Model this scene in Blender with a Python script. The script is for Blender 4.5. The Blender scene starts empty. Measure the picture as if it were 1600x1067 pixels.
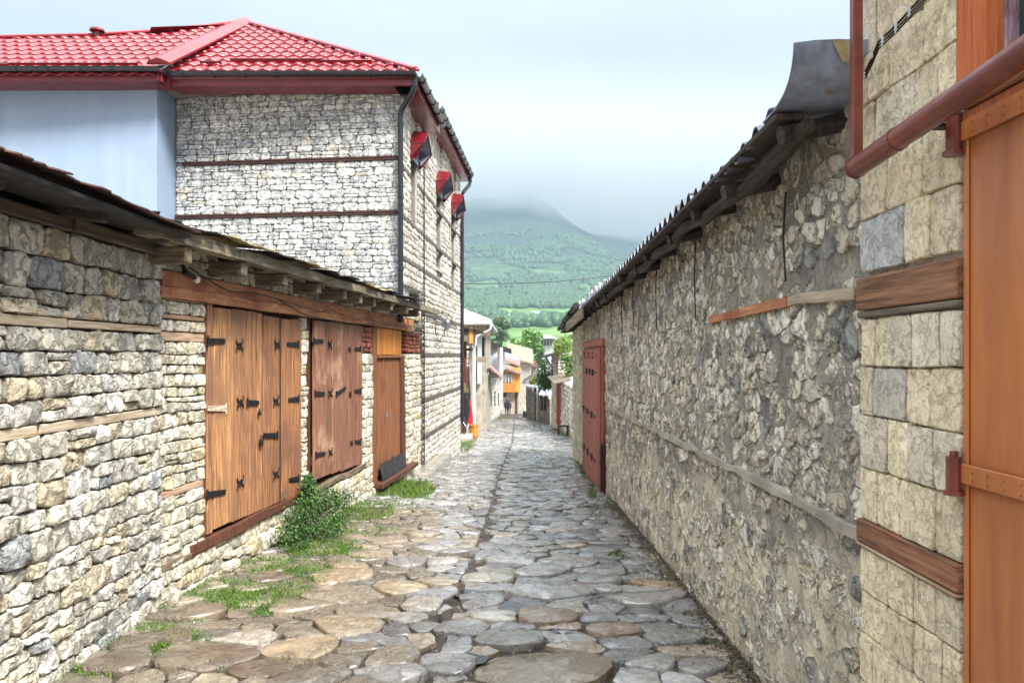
import bpy, math, random
import numpy as np
from mathutils import Vector, noise as mnoise

R = math.radians
rng = random.Random(7)
sc = bpy.context.scene
COL = sc.collection

# ------------------------------------------------------------------ camera, world, sun, exposure
F = 1155.0          # focal length in pixels of the 1600 px wide photograph
EYE = 1.6
cam_d = bpy.data.cameras.new('camera')
cam_d.sensor_width = 36
cam_d.lens = F / 1600 * 36
cam_d.shift_y = 21.5 / 1600
cam_d.clip_start = 0.05
cam_d.clip_end = 12000
cam = bpy.data.objects.new('camera', cam_d)
COL.objects.link(cam)
cam.location = (0, 0, EYE)
cam.rotation_euler = (R(90), 0, 0)
sc.camera = cam

SUN_EL, SUN_AZ = 50, 142        # azimuth clockwise from +Y (north)
w = bpy.data.worlds.new('World')
sc.world = w
w.use_nodes = True
nt = w.node_tree
nt.nodes.clear()
wo = nt.nodes.new('ShaderNodeOutputWorld')
bg = nt.nodes.new('ShaderNodeBackground')
sky = nt.nodes.new('ShaderNodeTexSky')
sky.sky_type = 'NISHITA'
sky.sun_disc = False
sky.sun_elevation = R(SUN_EL)
sky.sun_rotation = R(SUN_AZ)
sky.dust_density = 3
tc = nt.nodes.new('ShaderNodeTexCoord')
mp = nt.nodes.new('ShaderNodeMapping'); mp.inputs['Scale'].default_value = (1, 1, 2.4)
nz = nt.nodes.new('ShaderNodeTexNoise'); nz.inputs['Scale'].default_value = 1.7; nz.inputs['Detail'].default_value = 5
nz.inputs['Roughness'].default_value = 0.45
rp = nt.nodes.new('ShaderNodeValToRGB')
rp.color_ramp.elements[0].position = 0.36; rp.color_ramp.elements[0].color = (7.2, 7.75, 8.35, 1)
rp.color_ramp.elements[1].position = 0.60; rp.color_ramp.elements[1].color = (9.6, 9.8, 9.9, 1)
mx = nt.nodes.new('ShaderNodeMix'); mx.data_type = 'RGBA'; mx.inputs[0].default_value = 0.88
L = nt.links.new
L(tc.outputs['Generated'], mp.inputs['Vector']); L(mp.outputs[0], nz.inputs['Vector']); L(nz.outputs['Fac'], rp.inputs['Fac'])
# overcast sky brighter overhead; rise steepened beyond a real one to light the walls
sep = nt.nodes.new('ShaderNodeSeparateXYZ'); L(tc.outputs['Generated'], sep.inputs[0])
mr = nt.nodes.new('ShaderNodeMapRange'); mr.inputs['From Min'].default_value = 0.0; mr.inputs['From Max'].default_value = 1.0
mr.inputs['To Min'].default_value = 0.176; mr.inputs['To Max'].default_value = 1.3
pw = nt.nodes.new('ShaderNodeMath'); pw.operation = 'POWER'; pw.inputs[1].default_value = 2.8; pw.use_clamp = True
mxz = nt.nodes.new('ShaderNodeMath'); mxz.operation = 'MAXIMUM'; mxz.inputs[1].default_value = 0.0
L(sep.outputs['Z'], mxz.inputs[0]); L(mxz.outputs[0], pw.inputs[0]); L(pw.outputs[0], mr.inputs['Value'])
vm = nt.nodes.new('ShaderNodeVectorMath'); vm.operation = 'SCALE'
L(rp.outputs['Color'], vm.inputs[0]); L(mr.outputs[0], vm.inputs['Scale'])
L(sky.outputs['Color'], mx.inputs[6]); L(vm.outputs[0], mx.inputs[7])
L(mx.outputs[2], bg.inputs['Color'])
bg.inputs['Strength'].default_value = 0.10
L(bg.outputs[0], wo.inputs['Surface'])

sun_d = bpy.data.lights.new('sun', 'SUN')
sun_d.energy = 2.1
sun_d.angle = R(18)
sun_d.color = (1.0, 0.955, 0.89)
sun = bpy.data.objects.new('sun', sun_d)
COL.objects.link(sun)
a, e = R(SUN_AZ), R(SUN_EL)
sdir = Vector((math.sin(a) * math.cos(e), math.cos(a) * math.cos(e), math.sin(e)))
sun.rotation_euler = sdir.to_track_quat('Z', 'Y').to_euler()
sun.location = (6, -6, 12)

sc.view_settings.view_transform = 'Standard'
sc.view_settings.look = 'None'
sc.view_settings.gamma = 1
sc.view_settings.use_curve_mapping = False
sc.view_settings.exposure = 2.1
sc.render.engine = 'CYCLES'
sc.cycles.max_bounces = 7
sc.cycles.diffuse_bounces = 4
sc.cycles.volume_bounces = 2

# ------------------------------------------------------------------ geometry helpers
def G(x, y):
    """height of the street surface"""
    if y < 14:
        yy = max(y, -10)
        z = -.015 * yy - (.05 * yy * yy / 28 if yy > 0 else 0)
    else:
        z = -.56 - .065 * (y - 14)
    return z

def ray(px, py, Y):
    return ((px - 800) / F * Y, Y, EYE - (py - 555) / F * Y)

def proj(x, y, z):
    if y < .05: return None
    return 800 + F * x / y, 555 - F * (z - EYE) / y

def lin(r, g, b):
    f = lambda c: (c / 255 / 12.92) if c <= 10 else ((c / 255 + .055) / 1.055) ** 2.4
    return (f(r), f(g), f(b))

class MB:
    def __init__(s): s.v = []; s.f = []; s.c = []
    def add(s, vs, fs, tint=(1, 1, 1)):
        n = len(s.v)
        s.v += [tuple(p) for p in vs]
        s.f += [tuple(i + n for i in f) for f in fs]
        s.c += [tint] * len(vs)
        return s
    def hexa(s, p, tint=(1, 1, 1), bev=0.0):
        """8 points: index = 4*i + 2*j + k for the three directions; chamfered by bev metres"""
        p = [Vector(q) for q in p]
        cen = sum(p, Vector()) / 8
        if bev <= 0:
            fs = [(0, 1, 3, 2), (4, 5, 7, 6), (0, 1, 5, 4), (2, 3, 7, 6), (0, 2, 6, 4), (1, 3, 7, 5)]
            return s.addc(p, fs, cen, tint)
        vs = []; idx = {}
        for c in range(8):
            for ax in range(3):
                q = p[c].copy()
                for o in range(3):
                    if o != ax:
                        nb = c ^ (4 >> o)
                        d = p[nb] - p[c]
                        l = d.length
                        if l > 1e-6: q += d * min(bev / l, .45)
                idx[(c, ax)] = len(vs); vs.append(q)
        fs = []
        for ax in range(3):
            bit = 4 >> ax
            o1, o2 = [4 >> o for o in range(3) if o != ax]
            for side in (0, bit):
                fs.append([idx[(side, ax)], idx[(side | o1, ax)], idx[(side | o1 | o2, ax)], idx[(side | o2, ax)]])
        for ax in range(3):
            bit = 4 >> ax
            os_ = [o for o in range(3) if o != ax]
            b1, b2 = 4 >> os_[0], 4 >> os_[1]
            for s1 in (0, b1):
                for s2 in (0, b2):
                    c0 = s1 | s2; c1 = c0 | bit
                    fs.append([idx[(c0, os_[0])], idx[(c0, os_[1])], idx[(c1, os_[1])], idx[(c1, os_[0])]])
        for c in range(8):
            fs.append([idx[(c, 0)], idx[(c, 1)], idx[(c, 2)]])
        return s.addc(vs, fs, cen, tint)
    def addc(s, vs, fs, cen, tint):
        out = []
        for f in fs:
            q = [vs[i] for i in f]
            m = sum(q, Vector()) / len(q)
            nrm = (q[1] - q[0]).cross(q[2] - q[1])
            if nrm.length < 1e-12: nrm = (q[2] - q[0]).cross(q[-1] - q[0])
            out.append(tuple(f) if nrm.dot(m - cen) > 0 else tuple(reversed(f)))
        return s.add(vs, out, tint)
    def box(s, a, b, tint=(1, 1, 1), bev=0.0):
        p = [(x, y, z) for x in (a[0], b[0]) for y in (a[1], b[1]) for z in (a[2], b[2])]
        return s.hexa(p, tint, bev)
    def beam(s, a, b, wd, ht, up=(0, 0, 1), tint=(1, 1, 1), bev=0.0):
        """square bar from a to b"""
        a, b, up = Vector(a), Vector(b), Vector(up)
        d = (b - a).normalized()
        sd = d.cross(up)
        if sd.length < 1e-4: sd = d.cross(Vector((0, 1, 0)))
        sd.normalize(); u2 = sd.cross(d)
        p = [q + sd * (i * wd / 2) + u2 * (k * ht / 2) for q in (a, b) for i in (-1, 1) for k in (-1, 1)]
        return s.hexa(p, tint, bev)
    def tube(s, pts, r, n=8, tint=(1, 1, 1), caps=True):
        pts = [Vector(p) for p in pts]
        rr = r if isinstance(r, (list, tuple)) else [r] * len(pts)
        vs = []; fs = []
        for i, p in enumerate(pts):
            d = (pts[min(i + 1, len(pts) - 1)] - pts[max(i - 1, 0)]).normalized()
            up = Vector((0, 0, 1)) if abs(d.z) < .95 else Vector((0, 1, 0))
            sd = d.cross(up).normalized(); u2 = sd.cross(d)
            for k in range(n):
                t = 2 * math.pi * k / n
                vs.append(p + (sd * math.cos(t) + u2 * math.sin(t)) * rr[i])
        for i in range(len(pts) - 1):
            for k in range(n):
                a0 = i * n + k; a1 = i * n + (k + 1) % n
                fs.append((a0, a0 + n, a1 + n, a1))
        if caps:
            fs.append(tuple(range(n))); fs.append(tuple(reversed(range((len(pts) - 1) * n, len(pts) * n))))
        return s.add(vs, fs, tint)
    def prism(s, loop, ext, tint=(1, 1, 1)):
        """planar loop of 3-d points extruded by vector ext"""
        loop = [Vector(p) for p in loop]; ext = Vector(ext); n = len(loop)
        vs = loop + [p + ext for p in loop]
        nrm = Vector()
        for i in range(n): nrm += loop[i].cross(loop[(i + 1) % n])
        fl = nrm.dot(ext) > 0
        a = tuple(range(n)); b = tuple(range(2 * n - 1, n - 1, -1))
        fs = [a, b] + [(i, i + n, (i + 1) % n + n, (i + 1) % n) for i in range(n)]
        if fl: fs = [tuple(reversed(f)) for f in fs]
        return s.add(vs, fs, tint)
    def build(s, name, mat, parent=None, smooth=False, kind=None, label=None):
        if not s.v: return None
        v = np.array(s.v, dtype=np.float32)
        c = (v.min(0) + v.max(0)) / 2
        m = bpy.data.meshes.new(name)
        m.from_pydata((v - c).tolist(), [], s.f)
        at = m.color_attributes.new('tint', 'FLOAT_COLOR', 'POINT')
        cc = np.ones((len(v), 4), dtype=np.float32); cc[:, :3] = np.array(s.c, dtype=np.float32)
        at.data.foreach_set('color', cc.ravel())
        if smooth: m.polygons.foreach_set('use_smooth', [True] * len(m.polygons))
        if smooth: m.set_sharp_from_angle(angle=R(38))
        m.materials.append(mat)
        return link(name, m, Vector(c.tolist()), parent, kind, label)

def wloc(o):
    p = Vector(o.location)
    while o.parent: o = o.parent; p += o.location
    return p

def link(name, m, loc, parent=None, kind=None, label=None):
    o = bpy.data.objects.new(name, m)
    COL.objects.link(o)
    if parent is not None:
        o.parent = parent
        loc = Vector(loc) - wloc(parent)
    o.location = loc
    if kind: o['kind'] = kind
    if label: o['label'] = label
    return o

def thing(name, label, cat, loc, group=None):
    o = bpy.data.objects.new(name, None)
    COL.objects.link(o); o.location = loc
    o.empty_display_size = .2
    o['label'] = label; o['category'] = cat
    if group: o['group'] = group
    return o

def tag(o, label, cat, group=None):
    o['label'] = label; o['category'] = cat
    if group: o['group'] = group
    return o

class Wall:
    """vertical plane: P(u along, z up, d out of the face)"""
    def __init__(s, o, d, side):
        s.o = Vector((o[0], o[1], 0)); s.d = Vector((d[0], d[1], 0)).normalized()
        s.n = Vector((s.d.y, -s.d.x, 0)) * side
        s.flip = s.d.cross(Vector((0, 0, 1))).dot(s.n) < 0
    def P(s, u, z, d=0): return s.o + s.d * u + s.n * d + Vector((0, 0, z))
    def uz(s, px, py, d=0):
        r = Vector(((px - 800) / F, 1, -(py - 555) / F))
        e = Vector((0, 0, EYE)); o = s.o + s.n * d
        t = (o - e).dot(s.n) / r.dot(s.n)
        p = e + r * t
        return (p - s.o).dot(s.d), p.z
    def u(s, px, d=0): return s.uz(px, 555, d)[0]
    def box(s, mb, u0, u1, z0, z1, d0, d1, tint=(1, 1, 1), bev=0.0):
        return mb.hexa([s.P(u, z, d) for u in (u0, u1) for z in (z0, z1) for d in (d0, d1)], tint, bev)

# ------------------------------------------------------------------ materials
def pmat(name, col, col2=None, scale=6, stretch=(1, 1, 1), bump=.4, bd=.01, rough=.8, rvar=.1, metal=0, tint=False,
         rnd=0.0, fine=40, spot=None, spots=.62, spot_scale=3, spot_soft=.08, coat=0, detail=8, spec=.5, emit=None, crag=0, crag_scale=9, crag_dark=.5):
    m = bpy.data.materials.new(name); m.use_nodes = True
    t = m.node_tree; N = t.nodes.new; K = t.links.new
    b = t.nodes['Principled BSDF']
    geo = N('ShaderNodeNewGeometry')
    mapn = N('ShaderNodeMapping'); mapn.inputs['Scale'].default_value = stretch
    K(geo.outputs['Position'], mapn.inputs['Vector'])
    n1 = N('ShaderNodeTexNoise'); n1.inputs['Scale'].default_value = scale; n1.inputs['Detail'].default_value = detail; n1.inputs['Roughness'].default_value = .62
    K(mapn.outputs[0], n1.inputs['Vector'])
    mr = N('ShaderNodeMapRange'); mr.inputs['From Min'].default_value = .32; mr.inputs['From Max'].default_value = .68
    K(n1.outputs['Fac'], mr.inputs['Value'])
    mix = N('ShaderNodeMix'); mix.data_type = 'RGBA'
    mix.inputs[6].default_value = (*col, 1); mix.inputs[7].default_value = (*(col2 or tuple(c * .7 for c in col)), 1)
    K(mr.outputs[0], mix.inputs[0])
    out = mix.outputs[2]
    n2 = N('ShaderNodeTexNoise'); n2.inputs['Scale'].default_value = fine; n2.inputs['Detail'].default_value = 6; n2.inputs['Roughness'].default_value = .7
    K(mapn.outputs[0], n2.inputs['Vector'])
    if spot:
        n3 = N('ShaderNodeTexNoise'); n3.inputs['Scale'].default_value = spot_scale; n3.inputs['Detail'].default_value = 9; n3.inputs['Roughness'].default_value = .65
        K(geo.outputs['Position'], n3.inputs['Vector'])
        m3 = N('ShaderNodeMapRange'); m3.inputs['From Min'].default_value = spots - spot_soft; m3.inputs['From Max'].default_value = spots + spot_soft
        K(n3.outputs['Fac'], m3.inputs['Value'])
        x3 = N('ShaderNodeMix'); x3.data_type = 'RGBA'; x3.inputs[7].default_value = (*spot, 1)
        K(m3.outputs[0], x3.inputs[0]); K(out, x3.inputs[6]); out = x3.outputs[2]
    rg_ = None
    if crag:
        rg_ = N('ShaderNodeTexNoise'); rg_.inputs['Scale'].default_value = crag_scale; rg_.inputs['Detail'].default_value = 6; rg_.inputs['Roughness'].default_value = .6
        rg_.inputs['Distortion'].default_value = .25
        K(geo.outputs['Position'], rg_.inputs['Vector'])
        sb_ = N('ShaderNodeMath'); sb_.operation = 'SUBTRACT'; sb_.inputs[1].default_value = .5; K(rg_.outputs['Fac'], sb_.inputs[0])
        ab_ = N('ShaderNodeMath'); ab_.operation = 'ABSOLUTE'; K(sb_.outputs[0], ab_.inputs[0])
        crk = N('ShaderNodeMapRange'); crk.inputs['From Min'].default_value = .0; crk.inputs['From Max'].default_value = .045; K(ab_.outputs[0], crk.inputs['Value'])
        m4 = N('ShaderNodeMapRange'); m4.inputs['To Min'].default_value = crag_dark; m4.inputs['To Max'].default_value = 1.06  # colour darkened along creases: crevice dirt plus painted crevice shade
        K(crk.outputs[0], m4.inputs['Value'])
        m5 = N('ShaderNodeMapRange'); m5.inputs['From Min'].default_value = .35; m5.inputs['From Max'].default_value = .65; m5.inputs['To Min'].default_value = .78; m5.inputs['To Max'].default_value = 1.15
        K(n2.outputs['Fac'], m5.inputs['Value'])
        mm = N('ShaderNodeMath'); mm.operation = 'MULTIPLY'; K(m4.outputs[0], mm.inputs[0]); K(m5.outputs[0], mm.inputs[1])
        vv = N('ShaderNodeVectorMath'); vv.operation = 'SCALE'; K(out, vv.inputs[0]); K(mm.outputs[0], vv.inputs['Scale']); out = vv.outputs[0]
    if tint:
        at = N('ShaderNodeAttribute'); at.attribute_name = 'tint'
        x = N('ShaderNodeMix'); x.data_type = 'RGBA'; x.blend_type = 'MULTIPLY'; x.inputs[0].default_value = 1
        K(out, x.inputs[6]); K(at.outputs['Color'], x.inputs[7]); out = x.outputs[2]
    if rnd:
        oi = N('ShaderNodeObjectInfo')
        r2 = N('ShaderNodeMapRange'); r2.inputs['To Min'].default_value = 1 - rnd; r2.inputs['To Max'].default_value = 1 + rnd
        K(oi.outputs['Random'], r2.inputs['Value'])
        v = N('ShaderNodeVectorMath'); v.operation = 'SCALE'; K(out, v.inputs[0]); K(r2.outputs[0], v.inputs['Scale']); out = v.outputs[0]
    K(out, b.inputs['Base Color'])
    rr = N('ShaderNodeMapRange'); rr.inputs['From Min'].default_value = .3; rr.inputs['From Max'].default_value = .7
    rr.inputs['To Min'].default_value = max(.03, rough - rvar); rr.inputs['To Max'].default_value = min(1, rough + rvar)
    K(n1.outputs['Fac'], rr.inputs['Value']); K(rr.outputs[0], b.inputs['Roughness'])
    b.inputs['Metallic'].default_value = metal
    b.inputs['Specular IOR Level'].default_value = spec
    if coat: b.inputs['Coat Weight'].default_value = coat; b.inputs['Coat Roughness'].default_value = .12
    if bump:
        ad = N('ShaderNodeMath'); ad.operation = 'MULTIPLY_ADD'; ad.inputs[1].default_value = .35
        K(n2.outputs['Fac'], ad.inputs[0]); K(n1.outputs['Fac'], ad.inputs[2])
        bp = N('ShaderNodeBump'); bp.inputs['Strength'].default_value = bump; bp.inputs['Distance'].default_value = bd
        hsrc = ad.outputs[0]
        if rg_:
            a2 = N('ShaderNodeMath'); a2.operation = 'MULTIPLY_ADD'; a2.inputs[1].default_value = crag
            K(crk.outputs[0], a2.inputs[0]); K(hsrc, a2.inputs[2]); hsrc = a2.outputs[0]
        K(hsrc, bp.inputs['Height']); K(bp.outputs[0], b.inputs['Normal'])
    return m

V1 = (1, 1, 1)
M = {}
M['stone'] = pmat('stone_face', (1.15, 1.15, 1.15), (.80, .80, .79), scale=9, bump=1, bd=.03, rough=.88, tint=True, fine=70,
                  spot=(.66, .63, .57), spots=.64, spot_scale=12, crag=.5, crag_scale=8, crag_dark=.80)
M['rubble'] = pmat('rubble_stone', (1.18, 1.17, 1.15), (.86, .84, .80), scale=11, bump=1, bd=.03, rough=.9, tint=True, fine=70, spot=(.72, .70, .66), spots=.62, spot_scale=10, spot_soft=.05, crag=.6, crag_scale=9, crag_dark=.84)
M['ashlar'] = pmat('sandstone_block', (1.12, 1.10, 1.06), (.88, .85, .78), scale=7, bump=.9, bd=.012, rough=.9, tint=True, fine=95,
                   spot=(.66, .62, .55), spots=.60, spot_scale=22, spot_soft=.05, crag=.3, crag_scale=15, crag_dark=.88)
M['paving'] = pmat('wet_paving_stone', (1.1, 1.1, 1.1), (.55, .53, .5), scale=5, bump=.8, bd=.02, rough=.23, rvar=.17, tint=True, fine=38, spec=.8, coat=.6, crag=.4, crag_scale=5, crag_dark=.86)
M['mortar'] = pmat('lime_mortar', lin(236, 229, 210), lin(200, 192, 175), scale=7, bump=1.0, bd=.03, rough=.95, fine=50,
                   spot=lin(168, 164, 154), spots=.52, spot_scale=1.4, spot_soft=.1, crag=.25, crag_scale=6, crag_dark=.88, tint=True)
M['gap'] = pmat('earth_mortar', lin(112, 100, 84), lin(62, 54, 45), scale=12, bump=1, bd=.02, rough=.95)
M['housemortar'] = pmat('house_mortar', lin(196, 195, 190), lin(160, 159, 154), scale=12, bump=.6, bd=.01, rough=.95)
M['mud'] = pmat('wet_mud', lin(86, 76, 62), lin(44, 38, 31), scale=5, bump=1, bd=.02, rough=.5, rvar=.25, fine=70)
M['gravel'] = pmat('grit', (1, 1, 1), (.6, .6, .6), scale=30, bump=.3, rough=.6, tint=True)
def wood(name, c1, c2, ax='z', rough=.75, rnd=.14, spot=None, spots=.62, bump=.7, **k):
    st = {'z': (14, 14, .9), 'y': (14, .9, 14), 'x': (.9, 14, 14)}[ax]
    return pmat(name, c1, c2, scale=3.2, stretch=st, bump=bump, bd=.008, rough=rough, rnd=rnd, fine=9, spot=spot, spots=spots, spot_scale=2.2, tint=True, **k)
M['door1'] = wood('orange_door_wood', lin(196, 144, 98), lin(92, 62, 44), spot=lin(128, 92, 70), spots=.56)
M['door2'] = wood('red_brown_door_wood', lin(166, 118, 90), lin(80, 54, 43), spot=lin(182, 146, 122), spots=.6)
M['door3'] = wood('brown_door_wood', lin(150, 98, 60), lin(92, 54, 34))
M['yellowwood'] = wood('yellow_board', lin(214, 148, 62), lin(158, 96, 36))
M['frame'] = wood('dark_door_frame', lin(110, 66, 44), lin(58, 34, 24))
M['lintel'] = wood('lintel_wood', lin(222, 160, 112), lin(158, 102, 68), ax='y', spot=lin(156, 92, 66), spots=.56)
M['grey_wood'] = wood('weathered_grey_wood', lin(150, 138, 118), lin(74, 64, 52), ax='y', rnd=.2)
M['pale_wood'] = wood('bleached_wood', lin(214, 200, 176), lin(150, 130, 104), ax='y', rnd=.1)
M['stub_wood'] = wood('joist_wood', lin(138, 126, 104), lin(62, 54, 44), ax='x', rnd=.25)
M['dark_wood'] = wood('dark_roof_wood', lin(74, 62, 52), lin(30, 26, 22), ax='y', rnd=.25)
M['pillar_wood'] = wood('rough_brown_beam', lin(176, 130, 98), lin(92, 64, 46), ax='y', spot=lin(190, 112, 72), spots=.58, bump=1)
M['band'] = wood('brown_band_board', lin(82, 54, 48), lin(50, 32, 30), ax='x', rnd=.05)
M['bandside'] = wood('grey_band_board', lin(112, 102, 94), lin(72, 66, 62), ax='y', rnd=.05)
M['iron'] = pmat('black_iron', lin(52, 50, 54), lin(24, 23, 26), scale=20, bump=.3, rough=.55, metal=.5)
M['rust_sheet'] = pmat('rusty_roof_sheet', lin(92, 62, 52), lin(46, 32, 30), scale=3, bump=.3, rough=.7, metal=.2, spot=lin(120, 78, 56), spots=.6)
M['tar'] = pmat('black_roof_felt', lin(44, 38, 38), lin(24, 21, 22), scale=6, bump=.5, rough=.7)
M['zinc'] = pmat('galvanised_sheet', lin(140, 148, 164), lin(82, 84, 94), scale=3.2, bump=.15, rough=.5, metal=.3, spot=lin(96, 74, 58), spots=.6, spot_scale=6)
M['bluezinc'] = pmat('blue_grey_sheet', lin(176, 190, 214), lin(108, 116, 134), scale=7, bump=.2, rough=.4, metal=.2, spot=lin(120, 92, 74), spots=.62, spot_scale=9)
M['lichen'] = pmat('lichened_sheet', lin(190, 176, 130), lin(120, 104, 76), scale=9, bump=.3, rough=.8)
M['red_tile'] = pmat('red_metal_tile', lin(142, 8, 26), lin(116, 5, 18), scale=2, bump=.05, rough=.32, rvar=.08, coat=.25, spec=.5)
M['red_trim'] = pmat('dark_red_trim', lin(118, 22, 34), lin(100, 16, 28), scale=3, bump=.03, rough=.35, coat=.3)
M['black'] = pmat('black_gutter_metal', lin(34, 36, 44), lin(24, 25, 30), scale=3, bump=0, rough=.3, coat=.3)
M['blue_wall'] = pmat('blue_grey_render', lin(148, 168, 192), lin(136, 156, 180), scale=1.0, stretch=(2.5, 2.5, .35), bump=.1, rough=.85, spot=lin(140, 156, 184), spots=.62, spot_scale=.8)
M['white'] = pmat('white_paint', lin(206, 208, 208), lin(172, 174, 174), scale=2, bump=.1, rough=.7)
M['bluewhite'] = pmat('pale_blue_plaster', lin(206, 216, 230), lin(170, 184, 204), scale=1, bump=.1, rough=.7)
M['glass'] = pmat('window_glass', lin(40, 52, 58), lin(30, 36, 42), scale=1, bump=0, rough=.08)
M['red_brown'] = pmat('red_brown_pipe_paint', lin(140, 70, 58), lin(100, 46, 38), scale=9, bump=.2, bd=.004, rough=.38, fine=60, coat=.25, spot=lin(96, 44, 36), spots=.64, spot_scale=12)
M['orange_metal'] = pmat('orange_brown_gate_paint', lin(206, 132, 76), lin(168, 98, 58), scale=1.5, stretch=(5, 5, .7), bump=.35, bd=.006, rough=.36, fine=30, coat=.2, spot=lin(120, 62, 38), spots=.68, spot_scale=16, spot_soft=.02)
M['orange_wood'] = wood('orange_painted_wood', lin(206, 124, 72), lin(160, 82, 44))
M['redpaint'] = wood('faded_red_paint', lin(176, 108, 92), lin(132, 76, 64))
M['cable'] = pmat('cable', lin(46, 40, 36), lin(30, 26, 24), bump=0, rough=.6)
M['tarp'] = pmat('black_tarpaulin', lin(46, 48, 58), lin(26, 27, 32), scale=20, bump=.5, rough=.35)
M['cloth_black'] = pmat('black_cloth', lin(28, 28, 32), lin(18, 18, 22), bump=.3, rough=.9)
M['cloth_red'] = pmat('red_cloth', lin(214, 36, 52), lin(170, 20, 38), bump=.3, rough=.9)
M['cloth_grey'] = pmat('grey_cloth', lin(60, 58, 62), lin(44, 42, 46), bump=.3, rough=.9)
M['skin'] = pmat('skin', lin(180, 130, 104), lin(160, 110, 88), bump=0, rough=.6)
M['tan_roof'] = pmat('tan_tile_roof', lin(176, 156, 132), lin(124, 104, 86), scale=4, stretch=(1, 6, 1), bump=.6, rough=.8, fine=20)
M['pink_roof'] = pmat('faded_red_sheet_roof', lin(160, 130, 124), lin(112, 86, 80), scale=4, stretch=(6, 1, 1), bump=.5, rough=.7)
M['pale_roof'] = pmat('pale_zinc_roof', lin(208, 216, 228), lin(176, 186, 200), scale=2, bump=.1, rough=.45, metal=.2)
M['limewash'] = pmat('limewashed_wall', lin(186, 180, 166), lin(142, 134, 121), scale=3, bump=.8, bd=.05, rough=.9, fine=9)
M['leaf'] = pmat('leaf', (1, 1, 1), (.6, .62, .55), scale=4, bump=0, rough=.5, tint=True)
M['grass'] = pmat('grass_blade', (1, 1, 1), (.7, .7, .6), scale=4, bump=0, rough=.55, tint=True)
M['bark'] = pmat('bark', lin(92, 78, 62), lin(54, 44, 36), scale=8, stretch=(4, 4, 1), bump=.8, rough=.9)
M['bulb'] = pmat('frosted_bulb', lin(236, 232, 222), lin(226, 220, 208), bump=0, rough=.2, coat=.5)
M['teal'] = pmat('teal_curtained_glass', lin(58, 84, 88), lin(40, 58, 64), scale=3, stretch=(9, 9, 1), bump=.1, rough=.15)
M['peeling'] = pmat('peeling_mauve_paint', lin(196, 170, 184), lin(120, 78, 84), scale=14, stretch=(3, 3, 1), bump=.8, rough=.7)
M['water'] = pmat('puddle_water', lin(40, 38, 34), lin(30, 28, 26), bump=.03, rough=.03, rvar=.01, spec=.8)

def hill_mat():
    m = bpy.data.materials.new('hill_meadow_and_wood'); m.use_nodes = True
    t = m.node_tree; N = t.nodes.new; K = t.links.new
    b = t.nodes['Principled BSDF']; b.inputs['Roughness'].default_value = .95
    geo = N('ShaderNodeNewGeometry')
    a1 = N('ShaderNodeTexNoise'); a1.inputs['Scale'].default_value = .006; a1.inputs['Detail'].default_value = 10; a1.inputs['Roughness'].default_value = .62
    a2 = N('ShaderNodeTexNoise'); a2.inputs['Scale'].default_value = .05; a2.inputs['Detail'].default_value = 8
    for q in (a1, a2): K(geo.outputs['Position'], q.inputs['Vector'])
    r1 = N('ShaderNodeValToRGB')
    e = r1.color_ramp.elements
    e[0].position = .40; e[0].color = (.05, .12, .035, 1)
    e[1].position = .58; e[1].color = (.18, .30, .085, 1)
    q = e.new(.50); q.color = (.12, .235, .06, 1)
    q = e.new(.70); q.color = (.27, .30, .13, 1)
    K(a1.outputs['Fac'], r1.inputs['Fac'])
    # woods take over up the mountain
    sp = N('ShaderNodeSeparateXYZ'); K(geo.outputs['Position'], sp.inputs[0])
    mr = N('ShaderNodeMapRange'); mr.inputs['From Min'].default_value = 110; mr.inputs['From Max'].default_value = 240
    K(sp.outputs['Z'], mr.inputs['Value'])
    x = N('ShaderNodeMix'); x.data_type = 'RGBA'; x.inputs[7].default_value = (.016, .05, .028, 1)
    K(mr.outputs[0], x.inputs[0]); K(r1.outputs['Color'], x.inputs[6])
    vy = N('ShaderNodeMapRange'); vy.inputs['From Min'].default_value = 110; vy.inputs['From Max'].default_value = 190
    K(sp.outputs['Y'], vy.inputs['Value'])
    x2 = N('ShaderNodeMix'); x2.data_type = 'RGBA'; x2.inputs[6].default_value = (.30, .27, .235, 1)
    K(vy.outputs[0], x2.inputs[0]); K(x.outputs[2], x2.inputs[7]); x = x2
    r2 = N('ShaderNodeMapRange'); r2.inputs['From Min'].default_value = .35; r2.inputs['From Max'].default_value = .65; r2.inputs['To Min'].default_value = .6; r2.inputs['To Max'].default_value = 1.35
    K(a2.outputs['Fac'], r2.inputs['Value'])
    v = N('ShaderNodeVectorMath'); v.operation = 'SCALE'; K(x.outputs[2], v.inputs[0]); K(r2.outputs[0], v.inputs['Scale'])
    K(v.outputs[0], b.inputs['Base Color'])
    bp = N('ShaderNodeBump'); bp.inputs['Distance'].default_value = 14; bp.inputs['Strength'].default_value = .8
    K(a2.outputs['Fac'], bp.inputs['Height']); K(bp.outputs[0], b.inputs['Normal'])
    return m
M['hill'] = hill_mat()

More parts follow.
